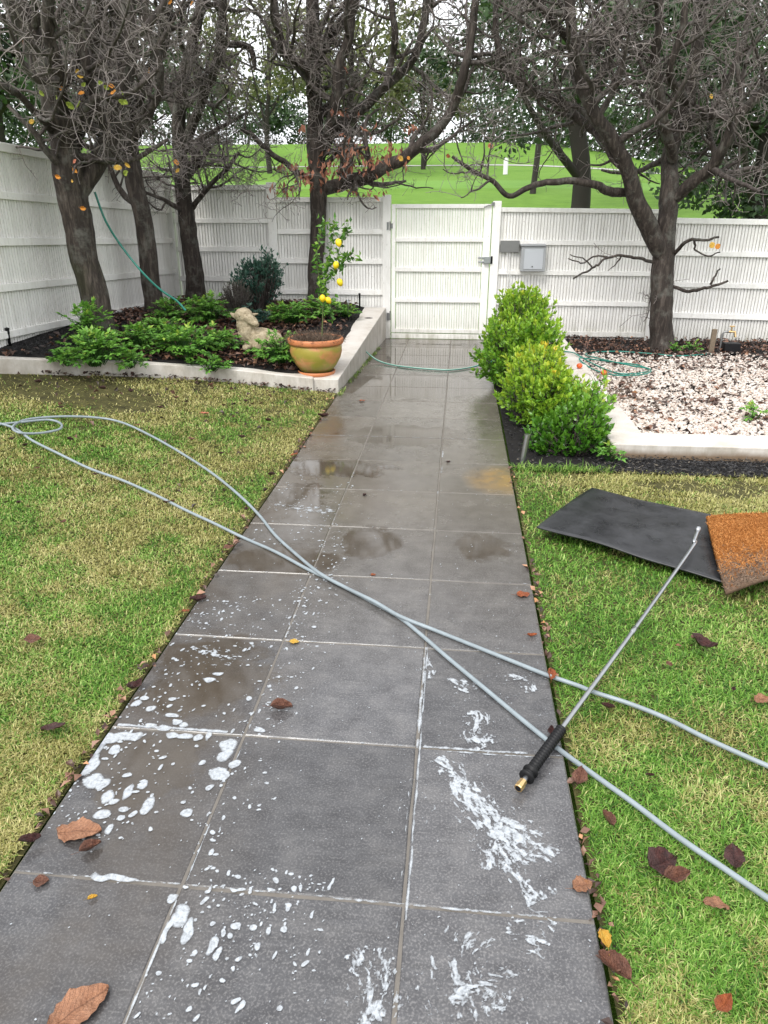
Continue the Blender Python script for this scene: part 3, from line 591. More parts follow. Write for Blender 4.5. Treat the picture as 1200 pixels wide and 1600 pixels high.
T4, _, P24 = bare_tree('bare_tree', 'middle bare tree behind the lemon pot, with rusty leaves and a long low limb', b4[1], b4, [
   [(494, 485, 15), (495, 420, 14), (497, 360, 13.5), (497, 300, 15), (494, 240, 15), (489, 180, 13), (486, 120, 12), (483, 60, 11), (478, 0, 10), (476, -70, 8), (480, -150, 6)],
   [(505, 296, 11), (535, 288, 12), (570, 278, 12, -.1), (605, 262, 11, -.2), (645, 237, 10, -.3), (680, 205, 9, -.4), (704, 165, 8, -.4), (720, 115, 8, -.5), (733, 60, 7, -.5), (742, 0, 6, -.5), (750, -80, 5, -.5)],
   [(503, 240, 8), (522, 200, 9, .1), (545, 183, 9, .2), (570, 165, 9, .3), (602, 138, 8, .4), (635, 108, 7, .5), (655, 75, 7, .5), (668, 20, 6, .6), (672, -60, 5, .6)],
   [(500, 250, 9), (516, 195, 9, -.2), (524, 140, 9, -.3), (530, 95, 8, -.3), (545, 55, 8, -.3), (552, 0, 7, -.3), (556, -80, 5, -.3)],
   [(488, 170, 7), (478, 110, 7, -.3), (450, 85, 6, -.4), (438, 45, 6, -.4), (430, -10, 6, -.4), (420, -90, 5, -.4)],
   [(486, 282, 5), (455, 262, 5, -.4), (425, 240, 4.5, -.6), (395, 212, 4, -.7), (378, 205, 3, -.7)],
   [(602, 138, 6), (612, 95, 6, .3), (617, 50, 6, .2), (612, 0, 5, .2), (615, -70, 4, .2)],
   [(500, 95, 8), (512, 60, 9, .1), (548, 25, 8, .1), (560, -20, 7, .1), (575, -90, 5, .1)]], 1.85, 54, 230, 1500, 3100, 'bark', .95, 4)
T5, _, _ = bare_tree('bare_tree', 'spreading bare tree in the white pebble bed, forking low, its limbs filling the right side', b5[1], b5, [
   [(1035, 562, 25), (1037, 520, 23), (1038, 470, 22), (1039, 420, 22), (1043, 375, 20), (1048, 330, 18), (1052, 285, 17), (1053, 240, 15, .1), (1062, 195, 14, .2), (1078, 140, 13, .3), (1090, 80, 12, .3), (1100, 10, 11, .3), (1110, -60, 9, .3), (1115, -140, 7, .3)],
   [(1035, 405, 17), (1015, 362, 18, -.1), (992, 320, 17, -.2), (975, 275, 15, -.3), (955, 225, 14, -.4), (932, 180, 13, -.5), (915, 130, 12, -.5), (905, 75, 11, -.6), (898, 15, 10, -.6), (890, -60, 8, -.6), (880, -140, 6, -.6)],
   [(1055, 310, 11), (1085, 285, 12, -.1), (1115, 262, 11, -.2), (1135, 225, 10, -.3), (1150, 190, 10, -.3), (1180, 160, 9, -.3), (1205, 130, 8, -.3), (1230, 80, 7, -.3), (1240, 0, 6, -.3)],
   [(985, 300, 8), (955, 302, 9, -.2), (925, 290, 8, -.3), (885, 285, 7, -.4), (850, 285, 6.5, -.4), (820, 292, 6, -.5), (793, 305, 5.5, -.5), (765, 285, 5, -.6), (735, 268, 4, -.6), (702, 246, 3, -.6)],
   [(1052, 250, 10), (1040, 205, 10, -.2), (1030, 160, 9, -.3), (1022, 105, 9, -.3), (1030, 50, 8, -.4), (1028, -10, 7, -.4), (1030, -90, 5, -.4)],
   [(958, 232, 9), (925, 200, 9, .2), (890, 170, 8, .3), (860, 150, 8, .4), (830, 140, 7, .4), (800, 110, 7, .5), (785, 60, 6, .5), (780, 0, 5, .5), (775, -80, 4, .5)],
   [(920, 150, 8), (945, 110, 8, .2), (962, 60, 8, .2), (965, 0, 7, .3), (970, -80, 5, .3)],
   [(1120, 255, 7), (1108, 210, 6, .2), (1125, 160, 6, .3), (1150, 100, 6, .3), (1165, 40, 5, .4), (1170, -50, 4, .4)],
   [(905, 80, 8), (870, 40, 8, -.2), (845, 0, 7, -.3), (830, -70, 5, -.3)],
   [(1072, 160, 8), (1045, 110, 7, -.4), (1060, 60, 7, -.5), (1070, 0, 6, -.5), (1065, -80, 5, -.5)],
   [(1022, 410, 3.5), (990, 403, 3, -.2), (960, 401, 2.6, -.3), (935, 412, 2.4, -.4), (915, 425, 2.2, -.4), (888, 436, 1.8, -.5)],
   [(950, 402, 2, -.33), (930, 398, 1.8, -.35), (905, 410, 1.5, -.4), (886, 404, 1.2, -.4)],
   [(925, 418, 1.8, -.38), (915, 405, 1.4, -.4), (893, 398, 1.1, -.4)],
   [(1110, 445, 2.4, -.3), (1120, 430, 1.6, -.3), (1128, 420, 1.1, -.35)],
   [(1085, 376, 2.6, -.2), (1092, 390, 1.8, -.2), (1112, 400, 1.4, -.25), (1128, 392, 1.1, -.3)],
   [(1052, 448, 3.5), (1080, 450, 3.4, -.2), (1105, 446, 3, -.3), (1125, 440, 2.6, -.3), (1140, 434, 2, -.3)],
   [(1052, 398, 4), (1075, 378, 3.4, -.2), (1100, 374, 2.6, -.3), (1118, 371, 2, -.3)]], 1.98, 88, 380, 2300, 5000, 'bark', 1.0, 5, .67)

# leaves --------------------------------------------------------------------------------------
def leaf_mesh(L, W, curl, fold, seed, stem=.25, mat=None):
    g = np.random.default_rng(seed); nu, nv = 13, 7; u = np.linspace(0, 1, nu); v = np.linspace(-1, 1, nv)
    U, V = np.meshgrid(u, v, indexing='ij'); prof = np.sin(pi*np.clip(U, .0, 1)**.85)**.7+.02
    ser = 1+.13*g.uniform(-1, 1, (nu, 1))*np.abs(V)
    X = (U-.5)*L; Y = V*W/2*prof*ser; Zz = fold*np.abs(V)**1.4*W*.5*prof + curl*L*(4*(U-.5)**2)*.25 + (fbm(U*4+seed, V*1.5+seed, seed, 3)-.5)*.42*W - .03*W*np.exp(-(V/.12)**2)
    m = MB(); i = np.arange(nu-1)[:, None]*nv; j = np.arange(nv-1)[None]
    P = np.stack([X, Y, Zz], -1).reshape(-1, 3)
    m.add(P, np.stack([i+j, i+nv+j, i+nv+j+1, i+j+1], -1).reshape(-1, 4))
    if stem:
        s0 = P[nv//2]; q = np.array([s0, s0+[-L*stem*.5, W*.04, .003], s0+[-L*stem, W*.12, .0]]); tube(m, q, [.013, .010, .008], 4, cap=False)
    z0 = P[:, 2].min(); m.v[0][:, 2] -= z0
    me = m.mesh('leaf', True)
    if mat: me.materials.append(mat)
    return me
LM = {}
def leafdata(mi, shape):
    if (mi, shape) not in LM:
        W, c, f = [(.62, .12, .16), (.55, .9, .9), (.85, .12, .12), (.5, .5, 1.3), (.65, 1.2, .5), (.6, .35, .5)][shape]
        LM[(mi, shape)] = leaf_mesh(1., W, c, f, shape*3+mi, .35, LEAFM[mi]); 
    return LM[(mi, shape)]
def fallen(x, y, px, mi, shape, rot, label, group=None, tilt=0., zoff=.004, z=None, name='fallen_leaf'):
    zz = 0.
    p = gz(x, y, 0)
    for _ in range(3):
        zz = ground_top(p[0], p[1]) if z is None else z; p = gz(x, y, zz)
    d = np.linalg.norm(p-CAM); s = px*d/FPX*.85
    o = mkobj(name, leafdata(mi, shape), None); o.location = (p[0], p[1], zz+zoff); o.scale = (s, s, s); o.rotation_euler = (tilt, 0. if zz == 0 else random.uniform(-.2, .2), R(rot))
    return tag(o, label, 'leaf', group)
def ground_top(x, y):
    if PXL < x < PXR: return 0.0
    if x <= PXL: return float(lawn_z(x, y))+.022
    return .006

# hanging leaves on the left-hand trees
gt = 0
for (x, y, px, mi) in [(118, 252, 8, 7), (118, 266, 9, 5), (92, 276, 10, 5), (114, 283, 7, 4), (131, 325, 10, 5), (184, 262, 12, 4), (200, 258, 9, 4), (198, 270, 12, 6), (276, 254, 10, 5), (278, 267, 8, 4), (234, 113, 12, 5),
      (129, 147, 12, 5), (97, 138, 8, 5), (50, 190, 9, 4), (109, 166, 13, 6), (124, 164, 12, 6), (158, 130, 10, 6), (173, 135, 10, 5), (178, 144, 11, 5), (193, 146, 11, 6), (190, 160, 11, 6), (197, 160, 9, 6), (166, 137, 9, 6), (120, 111, 7, 4), (126, 119, 8, 4), (131, 132, 8, 6), (66, 146, 9, 6), (90, 153, 8, 6), (282, 12, 12, 5), (301, 5, 12, 5), (264, 2, 10, 5), (38, 68, 10, 2)]:
    Yl = b1[1]-.45 if x < 215 else b2[1]-.4
    p = pY(x, y, Yl); s = px*.92*np.linalg.norm(p-CAM)/FPX
    par = T1 if x < 215 else T2; bb = b1 if x < 215 else b2
    o = mkobj('leaf', leafdata(mi, random.choice([0, 5, 5])), None, par); o.location = tuple(p-bb); o.scale = (s, s, s); o.rotation_euler = (R(random.uniform(50, 110)), R(random.uniform(-50, 50)), R(random.uniform(-60, 60)))
for (x, y, px, mi) in [(626, 248, 9, 4), (638, 247, 6, 5), (700, 244, 7, 2), (766, 228, 9, 7)]:
    p = pY(x, y, b4[1]-.5); s = px*.92*np.linalg.norm(p-CAM)/FPX
    o = mkobj('leaf', leafdata(mi, 2), None, T4); o.location = tuple(p-b4); o.scale = (s, s, s); o.rotation_euler = (R(80), R(random.uniform(-50, 50)), R(20))
for (x, y, px, mi) in [(1112, 383, 10, 4), (1121, 385, 9, 5), (1111, 151, 7, 4)]:
    p = pY(x, y, b5[1]-.35); s = px*.92*np.linalg.norm(p-CAM)/FPX
    o = mkobj('leaf', leafdata(mi, 2), None, T5); o.location = tuple(p-b5); o.scale = (s, s, s); o.rotation_euler = (R(80), R(random.uniform(-50, 50)), R(20))

def leaves(mb, C, D, L, W, fold=.3, rnd=None, up=None):            # folded 2-triangle-pair leaves: centres C, direction D
    N = len(C); D = D/np.linalg.norm(D, axis=1)[:, None]; r = rng.normal(size=(N, 3)) if up is None else np.broadcast_to(up, (N, 3))+rng.normal(size=(N, 3))*.35
    S = np.cross(D, r); S /= np.linalg.norm(S, axis=1)[:, None]+1e-9; Nn = np.cross(S, D); L = np.broadcast_to(L, (N,))[:, None]; W = np.broadcast_to(W, (N,))[:, None]
    V = np.stack([C, C+D*L*.5+S*W*.5+Nn*W*fold*.5, C+D*L-Nn*L*.12, C+D*L*.5-S*W*.5+Nn*W*fold*.5, C+D*L*.55], 1)
    o = (np.arange(N)*5)[:, None, None]; F = o+np.array([[[0, 1, 4], [1, 2, 4], [2, 3, 4], [3, 0, 4]]])
    rn = rng.random(N) if rnd is None else rnd
    mb.add(V.reshape(-1, 3), F.reshape(-1, 3), rnd=np.repeat(rn, 5))
def quads(mb, C, S, rnd, asp=.6):                                  # simple 2-triangle leaves
    N = len(C); D = rng.normal(size=(N, 3)); D /= np.linalg.norm(D, axis=1)[:, None]; E = np.cross(D, rng.normal(size=(N, 3))); E /= np.linalg.norm(E, axis=1)[:, None]
    S = np.broadcast_to(S, (N,))[:, None]
    V = np.stack([C-D*S*.5, C+E*S*asp*.5, C+D*S*.5, C-E*S*asp*.5], 1)
    mb.add(V.reshape(-1, 3), (np.arange(N)*4)[:, None]+np.array([[0, 1, 2, 3]]), rnd=np.repeat(rnd, 4))
# rusty leaves of the middle tree
m = MB()
for (x, y, n, sx_, sy_) in [(505, 262, 26, 12, 16), (530, 235, 60, 26, 22), (565, 225, 50, 24, 26), (590, 250, 36, 26, 18), (545, 262, 50, 30, 18), (450, 290, 36, 22, 12), (470, 262, 30, 14, 14), (440, 258, 10, 6, 6), (468, 196, 8, 5, 6), (535, 175, 12, 18, 8), (615, 235, 30, 18, 20), (640, 198, 10, 8, 6), (560, 298, 26, 30, 7), (480, 280, 24, 14, 10), (538, 100, 6, 4, 6)]:
    P = np.array([pY(x+rng.normal()*sx_*.6, y+rng.normal()*sy_*.6, b4[1]-.25+rng.normal()*.25) for _ in range(int(n*.95))]); n = len(P)
    leaves(m, P-b4, rng.normal(size=(n, 3))*.45+np.array([0, 0, -1]), rng.uniform(.065, .11, n), rng.uniform(.03, .05, n), .7)
m.obj('rusty_leaves', M['tbrown'], T4, False, 'stuff')

# ------------------------------------------------------------------ trees in the park beyond
def crown_tree(name, label, x, Y, zc, rx, rz, n_cl, n_lf, ls, matk, trunk_r=.2, seed=0, zlow=None, ry=None, cl_r=.28):
    g = np.random.default_rng(seed); X = pY(x, 324, Y)[0]; zb = float(park_z(np.array(X), np.array(Y)))
    t_ = thing(name, label, 'tree', (X, Y, zb)); ry = ry or rx*.8
    q = g.normal(size=(n_cl, 3)); q /= np.linalg.norm(q, axis=1)[:, None]; q *= (g.uniform(.25, 1.05, (n_cl, 1)))**.6
    C = q*np.array([rx, ry, rz])+np.array([0, 0, zc-zb]); C[:, 2] = np.maximum(C[:, 2], (zlow-zb) if zlow else .3)
    m = MB(); crad = g.uniform(.6, 1.3, n_cl)*cl_r*min(rx, rz)
    idx = g.integers(0, n_cl, n_lf); d = g.normal(size=(n_lf, 3)); d /= np.linalg.norm(d, axis=1)[:, None]
    P = C[idx]+d*(crad[idx]*g.random(n_lf)**.45)[:, None]*np.array([1.15, 1.15, .75])
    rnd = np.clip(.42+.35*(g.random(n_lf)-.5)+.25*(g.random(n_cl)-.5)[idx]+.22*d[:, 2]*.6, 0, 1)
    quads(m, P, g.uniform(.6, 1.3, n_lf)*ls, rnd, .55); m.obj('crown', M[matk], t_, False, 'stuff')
    m = MB(); top = np.array([rx*.05, 0, (zc-zb)*1.0]); ph = smoothpts([[0, 0, -.3], [g.normal()*.1, 0, top[2]*.35], [g.normal()*.2, 0, top[2]*.7], top], 4)
    tube(m, ph, np.linspace(trunk_r, trunk_r*.5, len(ph)), 10, ridge=.1, seed=seed)
    for k in g.choice(n_cl, min(n_cl, 12), replace=False):
        s = ph[g.integers(len(ph)//3, len(ph))]; e = C[k]; mid = (s+e)/2+np.array([0, 0, -.1*rz]); tube(m, smoothpts([s, mid, e], 4), np.linspace(trunk_r*.4, .03, 9), 6)
    m.obj('trunk', M['farbark'], t_, True)
    return t_
CT = crown_tree
CT('evergreen_tree', 'dark leafy tree beyond the left fence, its low leaves hanging over the fence top', 20, 19, 6.6, 3.3, 3.2, 70, 12000, .17, 'tdark', .25, 1, 3.3)
CT('evergreen_tree', 'dark green tree seen between the two leftmost bare trunks', 185, 24, 6.6, 2.6, 3.0, 45, 6000, .18, 'tdark', .25, 2, 3.3)
CT('park_tree', 'olive tree far across the field, right of the third bare trunk', 425, 46, 10.2, 5.2, 3.6, 44, 4200, .30, 'tolive', .16, 3, 4.6)
CT('park_tree', 'olive and yellow tree across the field directly behind the middle bare tree', 545, 42, 9.6, 3.4, 3.8, 34, 3200, .28, 'tolive', .28, 4, 4.4)
CT('park_tree', 'broad mid green tree across the field, left of the gate latch post', 660, 50, 9.5, 3.6, 3.2, 30, 3000, .28, 'tolive', .16, 5, 5)
CT('evergreen_tree', 'big dark evergreen standing just beyond the fence left of the forked bare tree', 900, 19, 5.6, 3.9, 2.7, 80, 15000, .14, 'tdark', .26, 6, 2.6, cl_r=.24)
CT('evergreen_tree', 'full green tree at the right edge, drooping to the top of the fence', 1190, 15.5, 4.3, 2.7, 3.0, 95, 20000, .13, 'tdark', .2, 7, 1.55, cl_r=.25)
CT('park_tree', 'yellow tinged tree showing above the dark evergreen', 830, 32, 9.6, 4.2, 2.9, 32, 3600, .2, 'tolive', .13, 8, 4.5)
CT('park_tree', 'tall green tree behind the crown of the forked bare tree', 1040, 26, 8.4, 4.2, 3.8, 48, 6500, .19, 'tmid', .16, 9, 3.2)
CT('park_tree', 'dark tree across the field behind the third bare trunk', 310, 58, 11.0, 5.0, 3.0, 26, 2600, .34, 'tmid', .18, 10, 5.8)
for i, (x, Y, zc, rx, rz, mk) in enumerate([(-30, 70, 13, 8, 5, 'tdark'), (110, 78, 13, 8, 5, 'tmid'), (250, 84, 14, 8, 4.8, 'tdark'), (395, 88, 14, 8, 4.3, 'tdark'), (500, 86, 14, 7, 4.0, 'tdark'), (610, 88, 14, 7, 4.0, 'tmid'), (720, 84, 13.5, 8, 4.5, 'tdark'), (850, 80, 12, 8, 5, 'tdark'), (980, 76, 11, 8, 5, 'tmid'), (1110, 70, 10.5, 8, 5, 'tdark'), (1250, 66, 10.5, 8, 5, 'tdark')]):
    CT('park_tree', ['dark tree at the top of the field behind the left fence', 'green tree at the field edge behind the leftmost bare tree', 'dark tree at the field edge behind the second bare trunk', 'dark low tree at the far edge of the field, left of the middle bare tree', 'dark low tree at the far edge directly behind the middle bare trunk', 'green low tree at the far edge above the gate hinge', 'dark tree at the far edge above the gate latch', 'dark tree at the far edge above the letterbox', 'green tree at the far edge behind the left limb of the forked tree', 'dark tree at the far edge behind the forked trunk', 'dark tree at the far edge by the right side of the photo'][i], x, Y, zc-2.0, rx, rz+.3, 42, 4400, .42, mk, .12, 20+i, None, cl_r=.36)
# park furniture seen over the fence
p = pY(757+33, 262, 44); zb = float(park_z(np.array(p[0]), np.array(44.)))
m = MB(); tube(m, [[0, 0, 0], [0, 0, 1.0], [0, 0, 1.02]], [.16, .16, .1], 12); o = m.obj('marker_post', M['white']); o.location = (p[0], 44, zb+1.2); o.scale = (.8, .8, .8); tag(o, 'small white marker post on the park field above the gate latch', 'post'); o.location.z = zb

# ------------------------------------------------------------------ shrubs
def shrub(name, label, base, blobs, nshoot, nleaf, L, W, matk, stemk='branch', seed=0, bias=.0, top=.35, z0=0.02, cat='shrub'):
    base = np.array(base, float); t_ = thing(name, label, cat, tuple(base)); g = np.random.default_rng(seed); ml = MB(); tips = []; dirs = []
    for (c, r, w) in blobs:
        c = np.array(c)-base; n = int(nshoot*w); q = g.normal(size=(n, 3)); q /= np.linalg.norm(q, axis=1)[:, None]
        f = g.uniform(.45, 1.08, (n, 1))**.5; P = c+q*f*np.array(r)*(1+.28*(g.random((n, 1))-.5)); ok = P[:, 2] > z0; tips.append(P[ok]); dirs.append((q*.75+np.array([0, 0, .75]))[ok])
    Tp = np.concatenate(tips); Dn = np.concatenate(dirs); Dn /= np.linalg.norm(Dn, axis=1)[:, None]; n = len(Tp)
    zn = (Tp[:, 2]-Tp[:, 2].min())/(np.ptp(Tp[:, 2])+1e-6)
    sh = L*2.2; k = nleaf
    tt = g.random((n, k)); ang = g.random((n, k))*2*pi
    S = np.cross(Dn, g.normal(size=(n, 3))); S /= np.linalg.norm(S, axis=1)[:, None]; E = np.cross(Dn, S)
    rad = S[:, None]*np.cos(ang)[..., None]+E[:, None]*np.sin(ang)[..., None]
    C = Tp[:, None]-Dn[:, None]*sh*(1-tt)[..., None]; D = Dn[:, None]*(.35+.75*tt[..., None])+rad*(1.05-.55*tt[..., None])
    clump = g.random(n)
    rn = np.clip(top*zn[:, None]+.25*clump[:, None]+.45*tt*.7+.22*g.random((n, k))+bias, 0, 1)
    leaves(ml, C.reshape(-1, 3), D.reshape(-1, 3), (L*g.uniform(.6, 1.2, (n, k))).ravel(), (W*g.uniform(.7, 1.2, (n, k))).ravel(), .35, rn.ravel())
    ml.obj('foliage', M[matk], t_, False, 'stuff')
    ms_ = MB(); P = np.stack([np.zeros((n, 3))+Tp*np.array([.35, .35, 0]), Tp*np.array([.7, .7, .5]), Tp-Dn*sh*.4, Tp-Dn*L*.2], 1); P[:, 0, 2] = -.02
    tubes(ms_, P, np.broadcast_to(np.array([.006, .004, .0025, .0016]), (n, 4)).copy(), 3); ms_.obj('stems', M[stemk], t_, False, 'stuff')
    return t_
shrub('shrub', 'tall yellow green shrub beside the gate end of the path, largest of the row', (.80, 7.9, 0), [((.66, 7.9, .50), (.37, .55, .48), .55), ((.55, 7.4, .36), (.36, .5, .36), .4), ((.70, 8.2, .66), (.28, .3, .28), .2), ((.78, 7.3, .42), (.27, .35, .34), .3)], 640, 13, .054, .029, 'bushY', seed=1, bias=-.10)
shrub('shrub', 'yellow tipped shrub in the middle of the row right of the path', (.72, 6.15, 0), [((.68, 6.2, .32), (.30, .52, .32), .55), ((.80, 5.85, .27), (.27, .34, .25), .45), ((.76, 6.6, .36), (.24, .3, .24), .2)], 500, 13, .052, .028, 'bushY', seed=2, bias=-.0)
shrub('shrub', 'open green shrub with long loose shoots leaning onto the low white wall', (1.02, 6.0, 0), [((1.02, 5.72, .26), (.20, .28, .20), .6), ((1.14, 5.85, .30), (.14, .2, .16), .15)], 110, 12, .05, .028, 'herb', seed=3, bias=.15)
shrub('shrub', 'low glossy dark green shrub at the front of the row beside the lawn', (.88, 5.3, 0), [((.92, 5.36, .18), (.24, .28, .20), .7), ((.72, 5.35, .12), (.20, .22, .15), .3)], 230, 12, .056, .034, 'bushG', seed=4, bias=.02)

def herb(label, base, rad, n, L, mk='herb', h=.25, seed=0, name='leafy_plant'):
    base = np.array(base); t_ = thing(name, label, 'plant', tuple(base)); g = np.random.default_rng(seed)
    az = g.uniform(0, 2*pi, n); el = g.uniform(.25, 1.35, n); rr = g.uniform(.55, 1.05, n)
    E = np.stack([np.cos(az)*np.cos(el)*rad*rr, np.sin(az)*np.cos(el)*rad*rr, np.sin(el)*h*rr], 1); S0 = E*np.array([.15, .15, 0])*g.uniform(0, 2, (n, 1))
    mid = (S0+E)/2+np.array([0, 0, .25*h]); P = np.stack([S0, mid, E], 1); m = MB(); tubes(m, P, np.broadcast_to(np.array([.004, .003, .002]), (n, 3)).copy(), 3); m.obj('stalks', M['herb'] if mk != 'blue' else M['blue'], t_, False, 'stuff'); m = MB()
    d0 = E-mid; d0 /= np.linalg.norm(d0, axis=1)[:, None]; k = 9
    up = np.array([0, 0, 1.]); sd_ = np.cross(d0, up); sd_ /= np.linalg.norm(sd_, axis=1)[:, None]+1e-6
    a = np.linspace(-1.7, 1.7, k)[None]+g.normal(size=(n, k))*.15
    D = d0[:, None]*np.cos(a)[..., None]+sd_[:, None]*np.sin(a)[..., None]+g.normal(size=(n, k, 3))*.15+np.array([0, 0, .12])
    C = np.repeat(E[:, None], k, 1)-d0[:, None]*L*.35*np.abs(a)[..., None]/1.7
    rn = np.clip(.35+.35*rr[:, None]*np.sin(el)[:, None]+g.normal(size=(n, k))*.13+g.normal(size=(n, 1))*.12, 0, 1)
    leaves(m, C.reshape(-1, 3), D.reshape(-1, 3), (L*g.uniform(.7, 1.2, (n, k))).ravel(), (L*.42*g.uniform(.8, 1.2, (n, k))).ravel(), .35, rn.ravel(), up=up)
    m.obj('foliage', M[mk], t_, False, 'stuff'); return t_
def bedpt(x, y):
    p = gz(x, y, .3)
    for _ in range(12): p = gz(x, y, float(bed_z(p[0], p[1]))*.6+.4*p[2])
    return p
HP = [(150, 572, .30, 60, .055, .24, 'herb', 'dense bright green clump in front of the thick mossy trunk'), (140, 545, .24, 34, .05, .36, 'herb', 'leafy shoots rising against the foot of the mossy trunk'),
 (225, 545, .28, 44, .05, .20, 'herb', 'green clump in front of the second bare trunk'), (290, 560, .34, 60, .055, .26, 'herb', 'wide green clump at the front of the bed, left of the stone lamb'),
 (325, 505, .34, 60, .055, .26, 'herb', 'bright clump by the foot of the third bare trunk'), (270, 500, .26, 34, .05, .2, 'herb', 'small green clump between second and third bare trunks'),
 (340, 548, .26, 44, .05, .2, 'herb', 'lime tinted clump just left of the stone lamb'), (440, 568, .30, 60, .048, .26, 'herb', 'green clump right of the stone lamb, beside the pot'),
 (455, 505, .32, 54, .055, .20, 'herb', 'bright clump in front of the middle bare trunk'), (500, 496, .28, 44, .05, .2, 'herb', 'green clump behind the pot, right of the middle trunk'),
 (395, 505, .26, 30, .05, .16, 'blue', 'blue green low clump behind the stone lamb'), (205, 575, .16, 18, .05, .12, 'herb', 'small sprig at the front edge of the bed'),
 (105, 572, .14, 14, .045, .12, 'herb', 'tiny seedling on the black soil at the left'), (540, 495, .18, 22, .045, .12, 'herb', 'little plant beside the white wall near the gate'), (330, 580, .2, 22, .045, .12, 'herb', 'small lime plant near the kerb below the stone lamb'), (255, 525, .26, 36, .05, .16, 'herb', 'mid bed clump behind the wide front one')]
for i, (x, y, r, n, L, h, mk, lb_) in enumerate(HP): herb(lb_, bedpt(x, y), r*1.22, int(n*1.8), L*1.12, mk, h*1.25, 40+i)
p = bedpt(405, 485); shrub('shrub', 'blue green bush standing against the white fence behind the stone lamb', p, [(p+[0, 0, .36], (.36, .28, .28), .7), (p+[.14, 0, .5], (.24, .2, .26), .3)], 230, 12, .06, .024, 'blue', seed=8, bias=0)
p = bedpt(372, 490); shrub('shrub', 'rounded grey woolly shrub beside the blue green bush', p, [(p+[0, 0, .2], (.2, .18, .2), 1)], 320, 12, .022, .008, 'greyb', seed=9)
for i, (x, y, lb_) in enumerate([(905, 545, 'tiny leafy plant at the left foot of the forked tree'), (1052, 548, 'tiny leafy plant at the right foot of the forked tree'), (1080, 547, 'broad leafed seedling against the fence right of the forked tree'), (1178, 655, 'weed growing among the white pebbles at the right')]):
    herb(lb_, gz(x if i else 1040, y+4, .04), .13, 12, .05, 'herb', .16, 80+i)
herb('small fern like weed on the black mulch beside the dark shrub', gz(950, 722, 0), .12, 12, .05, 'herb', .14, 90)

# ------------------------------------------------------------------ terracotta pot, its plants
pp = gz(495, 584, .13); pot = thing('plant_pot', 'round terracotta pot with green moss stains on the white wall corner', 'pot', (pp[0], pp[1], .128))
k_ = 1/FPX*np.linalg.norm(pp-CAM)
m = MB(); lathe(m, [(.0, .035), (.155, .035), (.165, .045), (.205, .10), (.245, .17), (.262, .235), (.262, .285), (.25, .315), (.24, .315), (.245, .26), (.0, .26)], 48); m.obj('body', M['pot'], pot, True)
m = MB(); lathe(m, [(.245, .31), (.272, .312), (.280, .325), (.280, .358), (.272, .368), (.258, .368), (.250, .355), (.245, .30)], 48); m.obj('rim', M['rim'], pot, True)
m = MB(); lathe(m, [(0, .0), (.172, .0), (.185, .012), (.192, .04), (.183, .042), (.175, .02), (0, .018)], 48); o = m.obj('saucer', M['rim'], None, True); o.location = (pp[0], pp[1], .128); tag(o, 'terracotta saucer under the mossy pot', 'saucer')
m = MB(); lathe(m, [(0, .345), (.12, .342), (.249, .335)], 32); m.obj('potting_soil', M['soil'], pot, True)
pb = np.array([pp[0], pp[1], .128+.345])
dt = thing('dry_plant', 'brown dried groundcover spilling over the rim of the terracotta pot', 'plant', tuple(pb)); n = 1500
a = rng.uniform(0, 2*pi, n); r_ = .25*np.sqrt(rng.random(n)); S = np.c_[r_*np.cos(a), r_*np.sin(a), np.zeros(n)]; D = np.c_[np.cos(a)*r_*5, np.sin(a)*r_*5, np.full(n, .9)]+rng.normal(size=(n, 3))*.6; D[:, 2] = np.abs(D[:, 2])*.8
P = grow(S, D, rng.uniform(.04, .11, n), 4, .35, -.08); m = MB(); tubes(m, P, np.broadcast_to(np.linspace(.0018, .001, 4), (n, 4)).copy(), 3, rnd=np.repeat(rng.random(n), 12)); 
idx = rng.integers(0, n, 1300); leaves(m, P[idx, rng.integers(1, 4, 1300)], rng.normal(size=(1300, 3)), .014, .006, .3, rng.random(1300)*.8); m.obj('dry_stems', M['straw'], dt, False, 'stuff')
lt = thing('lemon_tree', 'small potted lemon tree with five yellow lemons, growing in the terracotta pot', 'tree', tuple(pb))
YL = pp[1]
def L3(x, y, dy=0.): return pY(x, y, YL+dy)-pb
stems = [[L3(503, 525), L3(504, 500), L3(505, 470), L3(508, 445), L3(510, 425)], [L3(510, 425), L3(514, 400), L3(520, 370), L3(523, 345)], [L3(509, 440), L3(525, 425), L3(538, 405), L3(550, 398)], [L3(506, 460), L3(498, 430), L3(495, 400), L3(500, 370), L3(508, 345)], [L3(522, 425), L3(530, 390), L3(541, 365), L3(542, 355)]]
m = MB()
for i, s_ in enumerate(stems): q = smoothpts(s_, 4); tube(m, q, np.linspace(.007 if i == 0 else .004, .0022, len(q)), 6)
m.obj('stem', simple('green_stem', (.10, .13, .04), .5), lt, True)
m = MB()
for i, s_ in enumerate(stems):
    q = smoothpts(s_, 8); q = q[2 if i else 14:]; n = len(q)*3; ii = rng.integers(0, len(q), n); leaves(m, q[ii], rng.normal(size=(n, 3))+np.array([0, -.2, .1]), rng.uniform(.04, .085, n), rng.uniform(.02, .036, n), .3)
for (x, y) in [(505, 345), (515, 352), (528, 425), (535, 415), (558, 405), (500, 485), (515, 480), (530, 470), (520, 500), (540, 350), (542, 362), (497, 440), (512, 395)]:
    n = 5; c = L3(x, y); leaves(m, np.repeat(c[None], n, 0)+rng.normal(size=(n, 3))*.02, rng.normal(size=(n, 3)), rng.uniform(.05, .09, n), rng.uniform(.025, .04, n), .3)
m.obj('foliage', M['lemonleaf'], lt, False, 'stuff')
lm = MB(); lathe(lm, [(0, -.042), (.006, -.040), (.014, -.034), (.026, -.018), (.030, 0), (.027, .016), (.017, .030), (.007, .035), (0, .036)], 16); lme = lm.mesh('lemon', True); lme.materials.append(M['lemon'])
